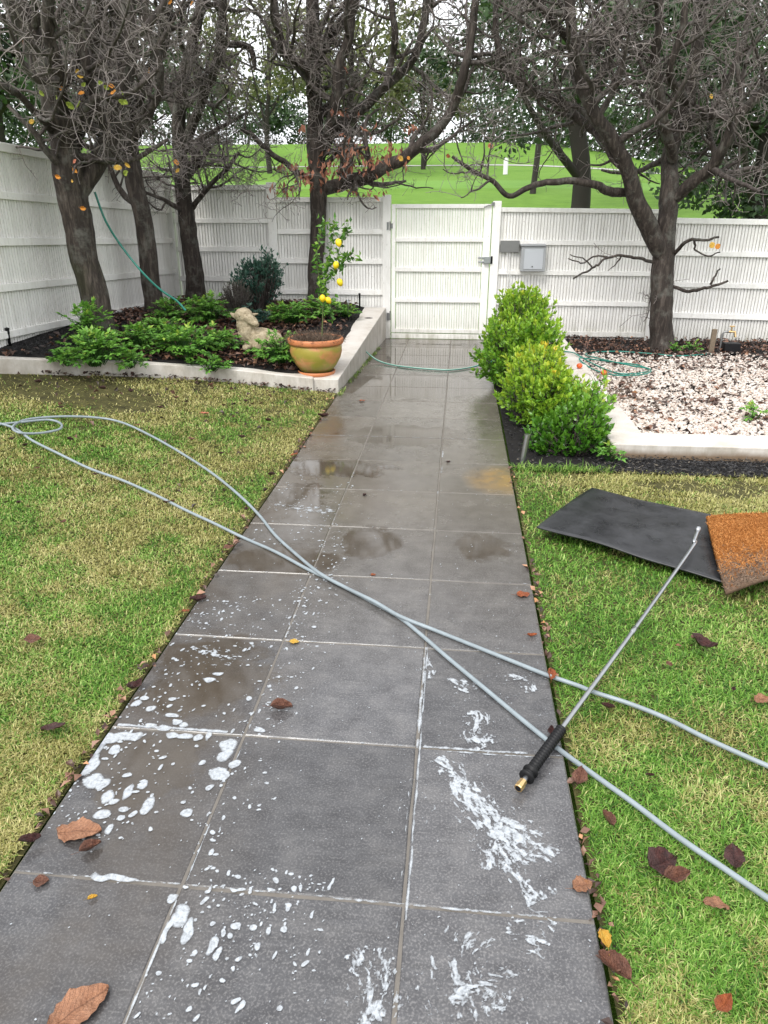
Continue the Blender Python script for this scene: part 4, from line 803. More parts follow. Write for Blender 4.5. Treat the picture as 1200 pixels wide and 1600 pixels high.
for (x, y) in [(529, 379), (525, 414), (531, 441), (513, 469), (504, 466)]:
    o = mkobj('lemon', lme, None, lt); o.location = tuple(L3(x, y, -.06)); o.rotation_euler = (random.uniform(-.5, .5), random.uniform(-.5, .5), 0); s = random.uniform(.92, 1.12); o.scale = (s, s, s)

# ------------------------------------------------------------------ stone lamb lying in the bed
sp_ = bedpt(392, 545); sp_[2] += .0
lamb = thing('lamb_statue', 'carved sandstone lamb lying among the green plants with its head raised', 'statue', tuple(sp_))
bm_parts = [((.10, .03, .10), (.20, .13, .12), 0), ((.22, .04, .09), (.12, .12, .10), 0), ((-.03, 0, .17), (.095, .10, .15), 0), ((-.045, 0, .25), (.09, .09, .12), 0), ((-.05, -.01, .345), (.095, .085, .082), 0), ((.02, -.05, .315), (.10, .058, .052), .5), ((.085, -.075, .275), (.045, .038, .034), .4), ((-.145, .0, .335), (.065, .026, .026), -.6), ((.05, .05, .35), (.045, .02, .016), -.2), ((.0, -.11, .04), (.05, .13, .035), 0), ((.2, -.1, .045), (.14, .06, .05), 0)]
import bmesh
bm = bmesh.new()
for c, r, tl in bm_parts:
    g_ = bmesh.ops.create_icosphere(bm, subdivisions=3, radius=1)['verts']
    Mx = Matrix.Translation(Vector(c)) @ Matrix.Rotation(tl if c[0] > -.1 else -tl, 4, 'Y') @ Matrix.Diagonal((*r, 1)); bmesh.ops.transform(bm, matrix=Mx, verts=g_)
me = bpy.data.meshes.new('body'); bm.to_mesh(me); bm.free()
o = mkobj('body', me, M['stone'], lamb); rm = o.modifiers.new('remesh', 'REMESH'); rm.mode = 'VOXEL'; rm.voxel_size = .009; rm.use_smooth_shade = True
sm_ = o.modifiers.new('smooth', 'SMOOTH'); sm_.iterations = 5; sm_.factor = .6
tx = bpy.data.textures.new('fleece', 'CLOUDS'); tx.noise_scale = .03; dm = o.modifiers.new('fleece', 'DISPLACE'); dm.texture = tx; dm.strength = .018; dm.texture_coords = 'LOCAL'
m = MB(); 
for ex, ey in ((-.075, -.078), (.0, -.072)): lathe(m, [(0, .012), (.008, .009), (.012, 0), (.008, -.009), (0, -.012)], 10, (ex+.005, ey-.016, .355))
m.obj('eyes', M['stone'], lamb, True)

# ------------------------------------------------------------------ small items in the beds
o = (lambda m: (lathe(m, [(0, 0), (.055, .0), (.062, .012), (.05, .03), (.02, .036), (0, .036)], 12), m.obj('rock', M['rock'], None, True))[1])(MB()); p = gz(576, 500, .38); zt_ = float(np.interp(p[1], ys, zt)); p = gz(576, 500, zt_); o.location = (p[0], p[1], zt_+.001); o.scale = (1.1, .8, .9); tag(o, 'small dark flat stone on top of the white wall near the gate', 'stone')
def spike(x, y0, y1, w, mk, lab, name='garden_light', bed=True, cat='light'):
    p = bedpt(x, y1) if bed else gz(x, y1, 0.); t_ = thing(name, lab, cat, tuple(p)); tp = pY(x, y0, p[1])[2]-p[2]; r = w/2*np.linalg.norm(p-CAM)/FPX
    m = MB(); lathe(m, [(0, -.05), (r*.8, -.05), (r*.8, tp*.75), (r, tp*.75), (r, tp-.004), (r*.8, tp), (0, tp)], 12); m.obj('tube', M[mk], t_, True)
    m = MB(); lathe(m, [(0, tp), (r*1.25, tp+.001), (r*1.25, tp+.012), (0, tp+.02)], 12); m.obj('cap', M[mk], t_, True); return t_
spike(16, 515, 540, 5, 'dark', 'short black garden spike by the left fence', 'garden_stake', cat='stake'); spike(562, 460, 482, 3, 'dark', 'thin black garden spike near the gate end of the bed', 'garden_stake', cat='stake')
spike(272, 465, 480, 3, 'dark', 'thin black spike in the fence corner', 'garden_stake', cat='stake'); spike(544, 470, 500, 4.5, 'steel', 'slim silver tube light behind the white wall')
t_ = thing('garden_light', 'leaning steel cylinder light at the path edge in front of the shrubs', 'light', tuple(gz(816, 722, 0)))
m = MB(); tube(m, [(0, 0, -.03), (.022, .0, .19)], .021, 16); m.obj('tube', M['steel'], t_, True); m = MB(); tube(m, [(.022, 0, .19), (.0235, 0, .205)], .0235, 16); m.obj('cap', M['steel'], t_, True)
# garden tap
p = gz(1130, 553, .03); tp_ = thing('garden_tap', 'brass tap on a grey pipe beside the fence, over a small black box', 'tap', tuple(p))
m = MB(); tube(m, [(-.05, 0, -.02), (-.05, 0, .24), (-.03, 0, .27), (.02, 0, .27)], .012, 8); m.obj('pipe', M['dsteel'], tp_, True)
m = MB(); tube(m, [(.02, 0, .27), (.09, -.01, .27), (.10, -.02, .21)], .014, 8); tube(m, [(.05, 0, .28), (.05, 0, .33)], .008, 6); tube(m, [(.02, 0, .335), (.08, 0, .335)], .009, 6); m.obj('spout', M['brass'], tp_, True)
o = tag((lambda m: (box(m, -.02, .17, -.07, .05, 0, .14), m.obj('tap_box', M['dark']))[1])(MB()), 'small black box on the ground under the brass tap', 'box'); o.location = tuple(p); bevel(o, .008)
o = tag((lambda m: (box(m, -.03, .03, -.02, .02, -.05, .30), m.obj('timber_stake', M['timber']))[1])(MB()), 'short weathered timber stake left of the brass tap', 'stake'); o.location = (p[0]-.15, p[1], p[2]); bevel(o, .006)
for (x, y, l_) in [(905, 572, 'orange red fruit on the low white wall beside the shrub'), (943, 583, 'orange red fruit on the pebbles beside the green hose')]:
    m = MB(); lathe(m, [(0, -.028), (.015, -.026), (.03, -.01), (.033, .003), (.025, .02), (.008, .027), (0, .025)], 16); o = m.obj('fruit', M['redfruit'], None, True); p = gz(x, y+4, .1 if x < 920 else .07); o.location = (p[0], p[1], p[2]+.03); tag(o, l_, 'fruit')
# dry stems over the pebbles
p = gz(945, 640, .06); t_ = thing('dry_plant', 'bare arching straw stems of a dead plant at the corner of the pebble bed', 'plant', tuple(p)); n = 26
a = rng.uniform(0, 2*pi, n); P = grow(np.c_[np.cos(a)*.04, np.sin(a)*.04, np.zeros(n)], np.c_[np.cos(a)*.5, np.sin(a)*.3, np.full(n, 1.)], rng.uniform(.25, .6, n), 9, .12, -.16); m = MB(); tubes(m, P, np.broadcast_to(np.linspace(.003, .0015, 9), (n, 9)).copy(), 3, rnd=np.repeat(rng.uniform(.5, 1, n), 27)); m.obj('stalks', M['straw'], t_, False, 'stuff')

# ------------------------------------------------------------------ hoses
def hosecurve(pts, r, m, name, label, n=10, jit=.0):
    q = smoothpts(pts, 10); mm = MB(); tube(mm, q, r, n); o = mm.obj(name, m, None, True); return tag(o, label, 'hose')
HR = .0085
def on_g(x, y, lift=0.):
    p = gz(x, y, 0.02)
    for _ in range(6): p = gz(x, y, (ground_top(p[0], p[1])+(.006 if not PXL < p[0] < PXR else 0.))+HR+lift)
    return p
A1 = [(1900, 1740), (1600, 1640), (1440, 1560), (1330, 1490), (1260, 1445), (1200, 1404), (1130, 1356), (1060, 1308), (990, 1255), (930, 1212), (875, 1172), (820, 1128), (760, 1078), (700, 1028), (650, 985), (620, 962), (575, 937), (520, 908), (480, 889), (430, 862), (380, 840), (335, 818), (290, 797), (240, 772), (190, 750), (140, 732), (90, 708), (50, 688), (20, 668), (-30, 655), (-80, 648)]
hA = [on_g(x, y) for x, y in A1]
A2 = [(-80, 672), (-30, 666), (30, 660), (75, 656), (95, 662), (92, 671), (60, 677), (30, 676), (20, 667), (40, 656), (90, 651), (145, 652), (190, 660), (240, 683), (290, 712), (335, 742), (375, 775), (405, 805), (430, 836), (465, 868), (500, 896), (540, 918), (585, 940), (625, 963), (680, 985), (740, 1009), (800, 1033), (850, 1053), (882, 1064), (905, 1072), (930, 1082), (985, 1100), (1040, 1122), (1100, 1152), (1150, 1175), (1200, 1197), (1290, 1235), (1360, 1265), (1500, 1320), (1700, 1380), (1950, 1440)]
hB = []
for i, (x, y) in enumerate(A2):
    lift = .018 if i in (7, 8) else (.016 if 20 <= i <= 23 else 0.)
    if 28 <= i <= 29: lift = -.012
    hB.append(on_g(x, y, lift))
# one hose: strand A out of frame left, bend, loop, strand B
bend = [hA[-1]+np.array([-.5, -.05, .03]), hA[-1]+np.array([-.7, .1, .04]), hB[0]+np.array([-.5, .08, .03])]
hosecurve(np.array(hA+bend+hB), HR, M['hose'], 'pressure_hose', 'long grey pressure washer hose crossing the path twice and looping on the left lawn', 10)
ga_ = [pY(148, 300, b1[1]+.25), pY(165, 345, b1[1]+.28), pY(190, 385, b1[1]+.35), pY(222, 425, b1[1]+.3), pY(250, 452, b1[1]+.35), pY(276, 470, b1[1]+.4), pY(290, 485, b1[1]+.4)]
hosecurve(ga_, .011, M['green'], 'green_hose', 'dark green hose hanging slantwise from the thick tree down into the bed', 8)
zw = lambda x, y, z: gz(x, y, z)
gh = [zw(470, 512, .24), zw(505, 522, .22), zw(536, 529, .21), zw(552, 531, .19), zw(563, 540, .17), zw(575, 552, .09), zw(590, 563, .03), zw(612, 570, .012), zw(640, 574, .012), zw(675, 577, .012), zw(705, 578, .012), zw(735, 574, .012), zw(765, 566, .03), zw(800, 552, .05), zw(850, 548, .07), zw(890, 550, .12), zw(905, 556, .12), zw(930, 570, .07), zw(965, 583, .07), zw(1000, 583, .07), zw(1013, 578, .08), zw(995, 570, .09), zw(960, 566, .08), zw(930, 562, .08), zw(905, 560, .13), zw(925, 576, .08), zw(960, 586, .09), zw(1005, 585, .09), zw(1016, 577, .1), zw(985, 571, .1), zw(940, 561, .1), zw(915, 553, .07), zw(960, 549, .06), zw(1010, 552, .06), zw(1060, 556, .06), zw(1110, 553, .06)]
hosecurve(gh, .008, M['green'], 'garden_hose', 'green garden hose running from the pot across the path and coiled on the pebbles', 8)
ps = [p_+np.array([0, -.0035, .0055]) for p_ in gh[3:13]]; q = smoothpts(ps, 10); mm = MB(); tube(mm, q, .0035, 6); par = [o for o in bpy.data.objects if o.name.startswith('garden_hose')][0]; mm.obj('pale_stripe', M['pale'], par, True)

# ------------------------------------------------------------------ lance
g0 = gz(804, 1240, .022); g1 = gz(822, 1215, .032); g2 = gz(878, 1138, .048); mid_ = gz(990, 985, .075); e0 = gz(1084, 852, .10); e1 = gz(1090, 830, .125)
ln_ = thing('spray_lance', 'steel pressure washer lance with ribbed black grip lying from the path across the grass', 'lance', tuple(g1)); O = g1
m = MB(); q = smoothpts([g0*.35+g1*.65-O, g1-O, g2-O, mid_-O, (e0*1.0-O)+(mid_-e0)*.04, e0-O+np.array([.004, .02, .012]), e1-O], 8); tube(m, q, .0088, 12); m.obj('rod', M['steel'], ln_, True)
d_ = (e1-e0)/np.linalg.norm(e1-e0); m = MB(); tube(m, [e1-O-d_*.01, e1-O+d_*.006, e1-O+d_*.0065, e1-O+d_*.028], [.010, .010, .013, .013], 12); m.obj('nozzle', M['steel'], ln_, True)
dd = (mid_-g2)/np.linalg.norm(mid_-g2); m = MB(); tube(m, [mid_-O-dd*.022, mid_-O-dd*.02, mid_-O+dd*.02, mid_-O+dd*.022], [.008, .0105, .0105, .008], 12); m.obj('collar', M['steel'], ln_, True)
ax = g2-g1; Lg = np.linalg.norm(ax); ax /= Lg; nr_ = 20; q = []; rr = []
for i in range(nr_):
    a = i/nr_*Lg; st_ = Lg/nr_
    for f_, r_ in ((0, .012), (.15, .0185), (.55, .0185), (.7, .012)): q.append(g1-O+ax*(a+f_*st_)); rr.append(r_*(1.35 if i in (0, 2) and r_ > .015 else 1))
m = MB(); tube(m, q, rr, 16); m.obj('grip', M['dark'], ln_, True)
m = MB(); a0 = g1-O-ax*.03; tube(m, [a0-ax*.024, a0-ax*.022, a0-ax*.004, a0-ax*.003, a0+ax*.012, a0+ax*.013], [.0125, .0145, .0145, .0125, .0125, .009], 8); m.obj('coupling', M['brass'], ln_)
m = MB(); tube(m, [a0-ax*.0245, a0-ax*.0243], [.0095, .0095], 12); m.obj('bore_shade', M['dark'], ln_)  # dark disc painting the shade inside the coupling's hole

# ------------------------------------------------------------------ mats
def sheet(cor, nu, nv, zf, th, m, name, **a):
    u = np.linspace(0, 1, nu); v = np.linspace(0, 1, nv); U, V = np.meshgrid(u, v, indexing='ij'); c = np.array(cor)
    P = ((1-U)*(1-V))[..., None]*c[0]+(U*(1-V))[..., None]*c[1]+(U*V)[..., None]*c[2]+((1-U)*V)[..., None]*c[3]
    P[..., 2] += zf(U, V); mm = MB(); i = np.arange(nu-1)[:, None]*nv; j = np.arange(nv-1)[None]
    mm.add(P.reshape(-1, 3), np.stack([i+j, i+nv+j, i+nv+j+1, i+j+1], -1).reshape(-1, 4), wear=V.ravel())
    o = mm.obj(name, m, None, True); s_ = o.modifiers.new('solid', 'SOLIDIFY'); s_.thickness = th; s_.offset = -1; return o
mc = [gz(838, 828, .045), gz(1150, 912, .04), gz(1330, 850, .04), gz(925, 763, .045)]
mc[2] = gz(1300, 838, .04)
o = sheet(mc, 50, 30, lambda U, V: .009*np.sin(U*5.5+V*2.0)+.007*np.sin(V*4+U*3)-.003*np.sin(U*14+V*5)+.02*(1-U)**3*(1-V), .008, M['rubber'], 'rubber_mat'); tag(o, 'large wavy black rubber mat lying on the right lawn', 'mat')
cc = [gz(1133, 928, .05), gz(1105, 806, .09), gz(1330, 825, .12), gz(1330, 880, .12)]
cc = [gz(1133, 924, .07), gz(1330, 860, .17), gz(1300, 790, .10), gz(1104, 806, .085)]
o = sheet(cc, 40, 40, lambda U, V: -.05*np.sin(pi*np.clip(U*1.15, 0, 1))*np.sin(pi*(V*.9))+.012*np.sin(U*6), .022, M['coir'], 'coir_mat')
at_ = o.data.attributes['wear']; w_ = np.zeros(1600); at_.data.foreach_get('value', w_); at_.data.foreach_set('value', 1.05-w_*1.1); tag(o, 'orange brown coir doormat curling over the end of the black rubber mat', 'mat')
vv = np.array([v.co[:] for v in o.data.vertices]).reshape(40, 40, 3); n = 9000; a = rng.random(n)*38.9; b = rng.random(n)*38.9; ia, ib = a.astype(int), b.astype(int); fa, fb_ = (a-ia)[:, None], (b-ib)[:, None]
P0 = vv[ia, ib]*(1-fa)*(1-fb_)+vv[ia+1, ib]*fa*(1-fb_)+vv[ia, ib+1]*(1-fa)*fb_+vv[ia+1, ib+1]*fa*fb_; dv = rng.normal(size=(n, 3))*np.array([1, 1, .35])+np.array([0, 0, .5]); dv /= np.linalg.norm(dv, axis=1)[:, None]
wv = (1.05-(b/39)*1.1)+.5*(fbm(P0[:, 0]*4, P0[:, 1]*4, 3)-.4); fm = MB(); tubes(fm, np.stack([P0-dv*.002, P0+dv*.008, P0+dv*.015+rng.normal(size=(n, 3))*.004], 1), np.full((n, 3), .0011), 3, rnd=np.repeat(np.clip(rng.uniform(.0, .5, n)+.55*(rng.random(n) < smooth(1.15, .45, wv)), 0, 1), 9)); 
tc = NT('coir_fibre', .9, .1); tc.color(tc.ramp(tc.attr('rnd'), [(0, (.06, .04, .03)), (.45, (.30, .22, .16)), (.5, (.26, .10, .03)), (.8, (.42, .17, .048)), (1, (.58, .28, .10))])); fm.obj('fibres', tc.m, o, False, 'stuff')

# ------------------------------------------------------------------ foam on the wet slabs
def clip_mesh(xs, ys, F, z):
    X, Y = np.meshgrid(xs, ys); n, mm = X.shape; out = []
    idx = np.arange(n*mm).reshape(n, mm); a = idx[:-1, :-1].ravel(); b = idx[:-1, 1:].ravel(); c = idx[1:, 1:].ravel(); d = idx[1:, :-1].ravel()
    tri = np.concatenate([np.stack([a, b, c], 1), np.stack([a, c, d], 1)]); f = F.ravel(); P = np.stack([X.ravel(), Y.ravel()], 1); s = f[tri] > 0; cnt = s.sum(1)
    t3 = tri[cnt == 3]; out.append(P[t3])
    for k in (1, 2):
        T = tri[cnt == k]; sk = s[cnt == k] if k == 1 else ~s[cnt == k]; first = sk.argmax(1); T = np.stack([T[np.arange(len(T)), (first+q) % 3] for q in range(3)], 1)
        def cut(i, j): fa, fb_ = f[T[:, i]], f[T[:, j]]; t_ = (fa/(fa-fb_))[:, None]; return P[T[:, i]]*(1-t_)+P[T[:, j]]*t_
        p01, p02 = cut(0, 1), cut(0, 2)
        if k == 1: out.append(np.stack([P[T[:, 0]], p01, p02], 1))
        else: out.append(np.stack([p01, P[T[:, 1]], P[T[:, 2]]], 1)); out.append(np.stack([p01, P[T[:, 2]], p02], 1))
    Q = np.concatenate(out).reshape(-1, 3, 2); Q2 = Q.reshape(-1, 2); ii = np.clip(np.rint((Q2[:, 0]-xs[0])/(xs[1]-xs[0])).astype(int), 0, mm-1); jj = np.clip(np.rint((Q2[:, 1]-ys[0])/(ys[1]-ys[0])).astype(int), 0, n-1)
    m_ = MB(); m_.add(np.c_[Q2, np.full(len(Q2), z)], np.arange(len(Q2)).reshape(-1, 3), thick=np.clip(F[jj, ii], 0, 1)); return m_
def foam_field(X, Y):
    F = np.full(X.shape, -1.)
    wx = X+.007*(vn(X*38, Y*38, 1)-.5)*2+.002*(vn(X*160, Y*160, 7)-.5); wy = Y+.009*(vn(X*38, Y*38, 2)-.5)*2
    g = np.random.default_rng(3)
    # bubbles: measured large ones, then scattered small ones
    big = [(455, 0, 0, 0)]
    bl = [(212, 1100, 9, 5), (235, 1108, 8, 5), (270, 1118, 12, 4), (278, 1128, 9, 4), (225, 1092, 6, 4), (257, 1137, 14, 5), (235, 1134, 10, 4), (288, 1133, 7, 4), (328, 1062, 12, 4), (340, 1052, 9, 3), (268, 1095, 8, 3), (391, 1091, 6, 5), (405, 1141, 10, 4),
          (356, 1165, 15, 10), (352, 1180, 10, 10), (340, 1208, 13, 10), (350, 1212, 8, 6), (364, 1195, 10, 6), (328, 1230, 6, 4), (290, 1150, 14, 4), (310, 1153, 9, 5), (326, 1151, 5, 6), (270, 1148, 14, 4), (253, 1185, 8, 3), (180, 1172, 10, 6), (317, 1192, 6, 4),
          (150, 1170, 12, 16), (141, 1195, 13, 16), (145, 1222, 15, 12), (160, 1225, 10, 7), (165, 1155, 26, 8), (200, 1150, 26, 7), (200, 1239, 8, 11), (221, 1228, 7, 6), (230, 1258, 10, 12), (225, 1266, 8, 8), (168, 1245, 10, 9), (160, 1273, 12, 7), (193, 1264, 8, 4), (190, 1278, 6, 4), (207, 1274, 6, 4), (291, 1272, 8, 7), (199, 1212, 6, 3), (173, 1297, 6, 8), (180, 1252, 8, 5), (285, 1253, 5, 3),
          (165, 1371, 26, 5), (190, 1372, 26, 4), (272, 1402, 8, 7), (283, 1430, 14, 16), (293, 1455, 9, 16), (262, 1450, 5, 20), (330, 1478, 7, 10), (340, 1490, 5, 8), (371, 1448, 9, 5), (347, 1461, 5, 5), (362, 1463, 5, 4), (398, 1452, 6, 5), (404, 1479, 6, 4), (442, 1452, 5, 4), (322, 1395, 5, 3), (320, 1408, 4, 3)]
    for (px_, py_, rx, ry) in bl:
        p = gz(px_, py_); s = np.linalg.norm(p-CAM)/FPX; ax_ = rx*s*.86; ay_ = ry*s*.86/((CH)/np.linalg.norm(p-CAM))
        d = ((wx-p[0])/ax_)**2+((wy-p[1])/ay_)**2; F = np.maximum(F, 1-d)
    def drops(n, x0, x1, y0, y1, r0, r1, dens=None):
        nonlocal F
        k = 0
        cx = g.uniform(x0, x1, n); cy = g.uniform(y0, y1, n); rr = r0+(r1-r0)*g.random(n)**3
        for a, b, r in zip(cx, cy, rr):
            if dens is not None and g.random() > dens(a, b): continue
            i0, i1 = np.searchsorted(xs_, [a-3*r, a+3*r]); j0, j1 = np.searchsorted(ys_, [b-3*r, b+3*r]); sl = (slice(j0, j1), slice(i0, i1))
            if j1 <= j0 or i1 <= i0: continue
            e = g.uniform(.6, 1.3); F[sl] = np.maximum(F[sl], 1-(((wx[sl]-a)/r/e)**2+((wy[sl]-b)/r*e)**2))
    drops(1500, PXL, J1+.06, 1.45, 2.9, .0018, .0085, lambda a, b: float(vn(a*5, b*4, 8))**1.2*1.3)
    drops(420, J1-.03, J1+.25, 1.6, 3.6, .002, .008, lambda a, b: max(0, 1-abs(a-J1-.08)/.15))
    drops(520, PXL, J1+.12, 2.9, 4.6, .002, .0075, lambda a, b: .9 if (float(vn(a*4+3, b*3, 5)) > .55 or abs(a-J1) < .05) else .06)
    drops(450, J1, J1+.4, 1.0, 1.42, .002, .008, lambda a, b: float(vn(a*6, b*6, 4)))
    drops(1200, PXL, PXR, .8, 4.4, .0012, .003)
    # soap lines along joints
    def line(c, lo, hi, w, thr, axis='x', sd_=0):
        nonlocal F
        if axis == 'x': d = np.abs(X-c-.003*(vn(Y*12, Y*0, sd_)-.5)); along = Y; ok = (Y > lo) & (Y < hi)
        else: d = np.abs(Y-c-.003*(vn(X*12, X*0, sd_)-.5)); along = X; ok = (X > lo) & (X < hi)
        f = (1-d/(w*.8))*1.0-thr*(.25+1.9*np.abs(fbm(X*60+sd_, Y*26, sd_, 3)*1.0-.02)); F = np.where(ok, np.maximum(F, f), F)
    line(J2+.010, 1.30, 2.55, .009, .55, sd_=1); line(J2-.012, .9, 1.95, .007, .9, sd_=2); line(J2+.002, 1.9, 2.55, .016, .65, sd_=11)
    line(J1+.004, .9, 1.3, .007, .6, sd_=3); line(J1+.01, 1.35, 2.0, .007, .8, sd_=4); line(J1+.005, 2.5, 4.8, .012, 1.0, sd_=5); line(J2, 2.6, 4.6, .006, .95, sd_=6); line(J2+.01, 4.7, 5.3, .012, .7, sd_=16)
    for r in range(0, 9):
        y_ = Y0+r*DY; line(y_+.003, PXL, PXR, .007, [.85, .8, .95, .95, 1, .8, .8, .6, .6][r], 'y', 20+r)
    line(Y0+DY+.012, PXL+.02, J1-.06, .014, .35, 'y', 40); line(Y0+DY+.004, J2+.02, PXR-.12, .014, .55, 'y', 41); line(Y0+DY-.012, J2+.1, PXR-.05, .010, .6, 'y', 42); line(Y0, J2-.2, PXR-.1, .010, .75, 'y', 43)
    # spray streaks
    def streak(pts, w, thr, sd_, sc=1.):
        nonlocal F
        q = np.array([gz(*p)[:2] for p in pts]); q = smoothpts(q, 6); best = np.full(X.shape, 9.); U = np.zeros(X.shape); S = np.zeros(X.shape); acc = 0
        tot = np.linalg.norm(np.diff(q, axis=0), axis=1).sum()
        for a, b in zip(q[:-1], q[1:]):
            ab = b-a; L = np.linalg.norm(ab); ab = ab/L; dx, dy = X-a[0], Y-a[1]; t_ = np.clip(dx*ab[0]+dy*ab[1], 0, L); ddx, ddy = dx-ab[0]*t_, dy-ab[1]*t_; d = np.hypot(ddx, ddy); sg = np.sign(ab[0]*dy-ab[1]*dx)
            m = d < best; best = np.where(m, d, best); U = np.where(m, acc+t_, U); S = np.where(m, sg, S); acc += L
        v = best*S; ww = w*(.6+.8*U/tot)
        qx = .02*(fbm(X*16, Y*16, sd_+3, 3)-.5)*2; qy = .02*(fbm(X*16, Y*16, sd_+4, 3)-.5)*2; Uf = U+qx-.9*np.abs(v); vf = v+qy+.25*U*np.sign(v); n1 = fbm(Uf*34, vf*80, sd_, 4)*.7+.3*fbm(Uf*120, vf*230, sd_+7, 2); F = np.maximum(F, .80*(1-best/ww)-3.9*(n1-.5)-(thr-.22)-.6*((U < .002) | (U > tot-.002)))
    streak([(680, 1185), (705, 1205), (725, 1240), (755, 1275), (790, 1310), (820, 1340)], .050, .62, 60)
    streak([(720, 1215), (765, 1262), (820, 1310), (860, 1345)], .045, .80, 61); streak([(770, 1285), (780, 1340), (785, 1360)], .05, .82, 62); streak([(765, 1290), (800, 1350), (845, 1410)], .05, .95, 68)
    streak([(745, 1110), (748, 1130), (742, 1150), (760, 1168)], .055, .74, 63); streak([(700, 1062), (715, 1068), (730, 1080)], .035, .75, 64); streak([(795, 1055), (820, 1062), (835, 1082)], .03, .78, 65); streak([(672, 1025), (668, 1060)], .03, .85, 66)
    streak([(700, 1560), (760, 1540), (800, 1560)], .045, .95, 67); streak([(745, 1450), (720, 1500), (765, 1590)], .12, 1.22, 69); streak([(600, 1480), (590, 1590)], .08, 1.15, 70); streak([(790, 1450), (860, 1480)], .09, 1.1, 71); streak([(560, 1480), (585, 1600)], .05, 1.0, 74)
    streak([(430, 787), (480, 795), (520, 802)], .08, 1.02, 72); streak([(300, 1010), (330, 1020), (370, 1030)], .06, 1.02, 73)
    # fine dried spatter
    n2 = fbm(X*150, Y*110, 80, 2); reg = fbm(X*3, Y*3, 81, 3); F = np.maximum(F, n2-.86+.24*(reg-.5))
    return F
fms = []
for cell, ya_, yb_ in ((.0026, .84, 3.0), (.0048, 3.0, 5.6)):
    xs_ = np.arange(PXL+.006, PXR-.006, cell); ys_ = np.arange(ya_, yb_+cell*.5, cell*1.08); Xg, Yg = np.meshgrid(xs_, ys_); Ff = foam_field(Xg, Yg); Ff[:, 0] = Ff[:, -1] = -1
    fms.append(clip_mesh(xs_, ys_, Ff, .0018))
m = MB()
for q in fms: m.add(q.v[0], q.f[0], thick=q.a['thick'][0][1])
fo = m.obj('soap_foam', M['foam'], None, False, 'stuff'); tag(fo, 'white soap foam droplets and streaks lying on the wet path slabs', 'foam')

# ------------------------------------------------------------------ grass
def blades(mb, X, Y, Z0, L, W, dry, lean=1.0):
    N = len(X); az = rng.uniform(0, 2*pi, N); el = np.clip(rng.normal(.62, .38, N), .05, 1.5); d = np.c_[np.cos(az)*np.cos(el), np.sin(az)*np.cos(el), np.sin(el)]
    B = np.c_[X, Y, Z0]; s = np.c_[-np.sin(az), np.cos(az), np.zeros(N)]*W[:, None]/2
    mid = B+d*L[:, None]*.55; d2 = d.copy(); d2[:, 2] -= rng.uniform(.3, 1.0, N); d2 /= np.linalg.norm(d2, axis=1)[:, None]; tip = mid+d2*L[:, None]*.5; tip[:, 2] = np.maximum(tip[:, 2], Z0+.003)
    V = np.stack([B-s, B+s, mid+s*.9, mid-s*.9, tip], 1); o = (np.arange(N)*5)[:, None]
    rn = np.clip(rng.normal(.5, .27, N)+.55*(fbm(X*5, Y*5, 91, 3)-.5), 0, 1)
    mb.v.append(V.reshape(-1, 3)); base = mb.n; mb.n += N*5; mb.sz.append(N*5); mb.f.append(base+o+np.array([[0, 1, 2, 3]])); mb.f.append(base+o+np.array([[3, 2, 4]]))
    for k_, v in (('rnd', rn), ('dry', dry)): mb.a.setdefault(k_, []).append((len(mb.v)-1, np.repeat(v, 5)))
def scatter(n, x0, x1, y0, y1, keep):
    # denser near the viewer's end of the garden, thinning with distance
    u = rng.random(n*3); a, b = y0**-.55, y1**-.55; Y = (a+(b-a)*u)**(-1/.55); X = rng.uniform(x0, x1, n*3); k = keep(X, Y); X, Y = X[k][:n], Y[k][:n]; return X, Y
# left lawn
def keepL(X, Y): return (X < PXL-.02-.012*vn(Y*20, Y*0, 3)) & (Y < curb_y(X)-.015) & (X > -(.62*Y+.75)) 
X, Y = scatter(165000, -3.95, PXL-.015, .95, 7.1, keepL)
bare = smooth(.50, .68, fbm(X*1.3+4, Y*1.6, 12, 4))*smooth(-2.2, -3.6, X)*smooth(5.0, 6.2, Y); bare = np.maximum(bare, smooth(1.15, .7, np.hypot((X+3.3)/1.0, (Y-5.75)/.55)+.5*(fbm(X*4, Y*4, 77)-.5))); bare = np.maximum(bare, .8*smooth(.62, .72, fbm(X*3, Y*3, 15, 3))*smooth(4., 5.5, Y)); edgeb = smooth(.12, .0, PXL-X)*vn(Y*6, X*6, 4)
k = rng.random(len(X)) > np.maximum(bare*.93, edgeb*.6); X, Y = X[k], Y[k]
D_ = np.hypot(X, Y); pn = fbm(X*1.7, Y*1.7, 21, 4); fn = fbm(X*9, Y*9, 22, 3)
pd = np.clip(.32+2.2*(pn-.5)+1.4*(fn-.5)+.16*smooth(2, 6, Y), 0.04, .95); pd = np.maximum(pd, .8*smooth(.10, .0, PXL-X)); pd = np.clip(pd+.10+.5*smooth(1.8, 1.0, np.hypot((X+3.3)/.8, (Y-5.7)/.5)), 0, .95)
dry = np.clip((rng.random(len(X)) < pd)*rng.uniform(.55, 1, len(X))+.22*pd, 0, 1)
gl = MB(); blades(gl, X, Y, lawn_z(X, Y)-.004, rng.uniform(.013, .028, len(X))*(1+.05*D_), (.0017+.00075*D_)*rng.uniform(.7, 1.3, len(X)), dry); o = gl.obj('left_lawn_grass', M['grass'], None, False, 'stuff'); tag(o, 'mown yellow green grass of the left lawn', 'grass')
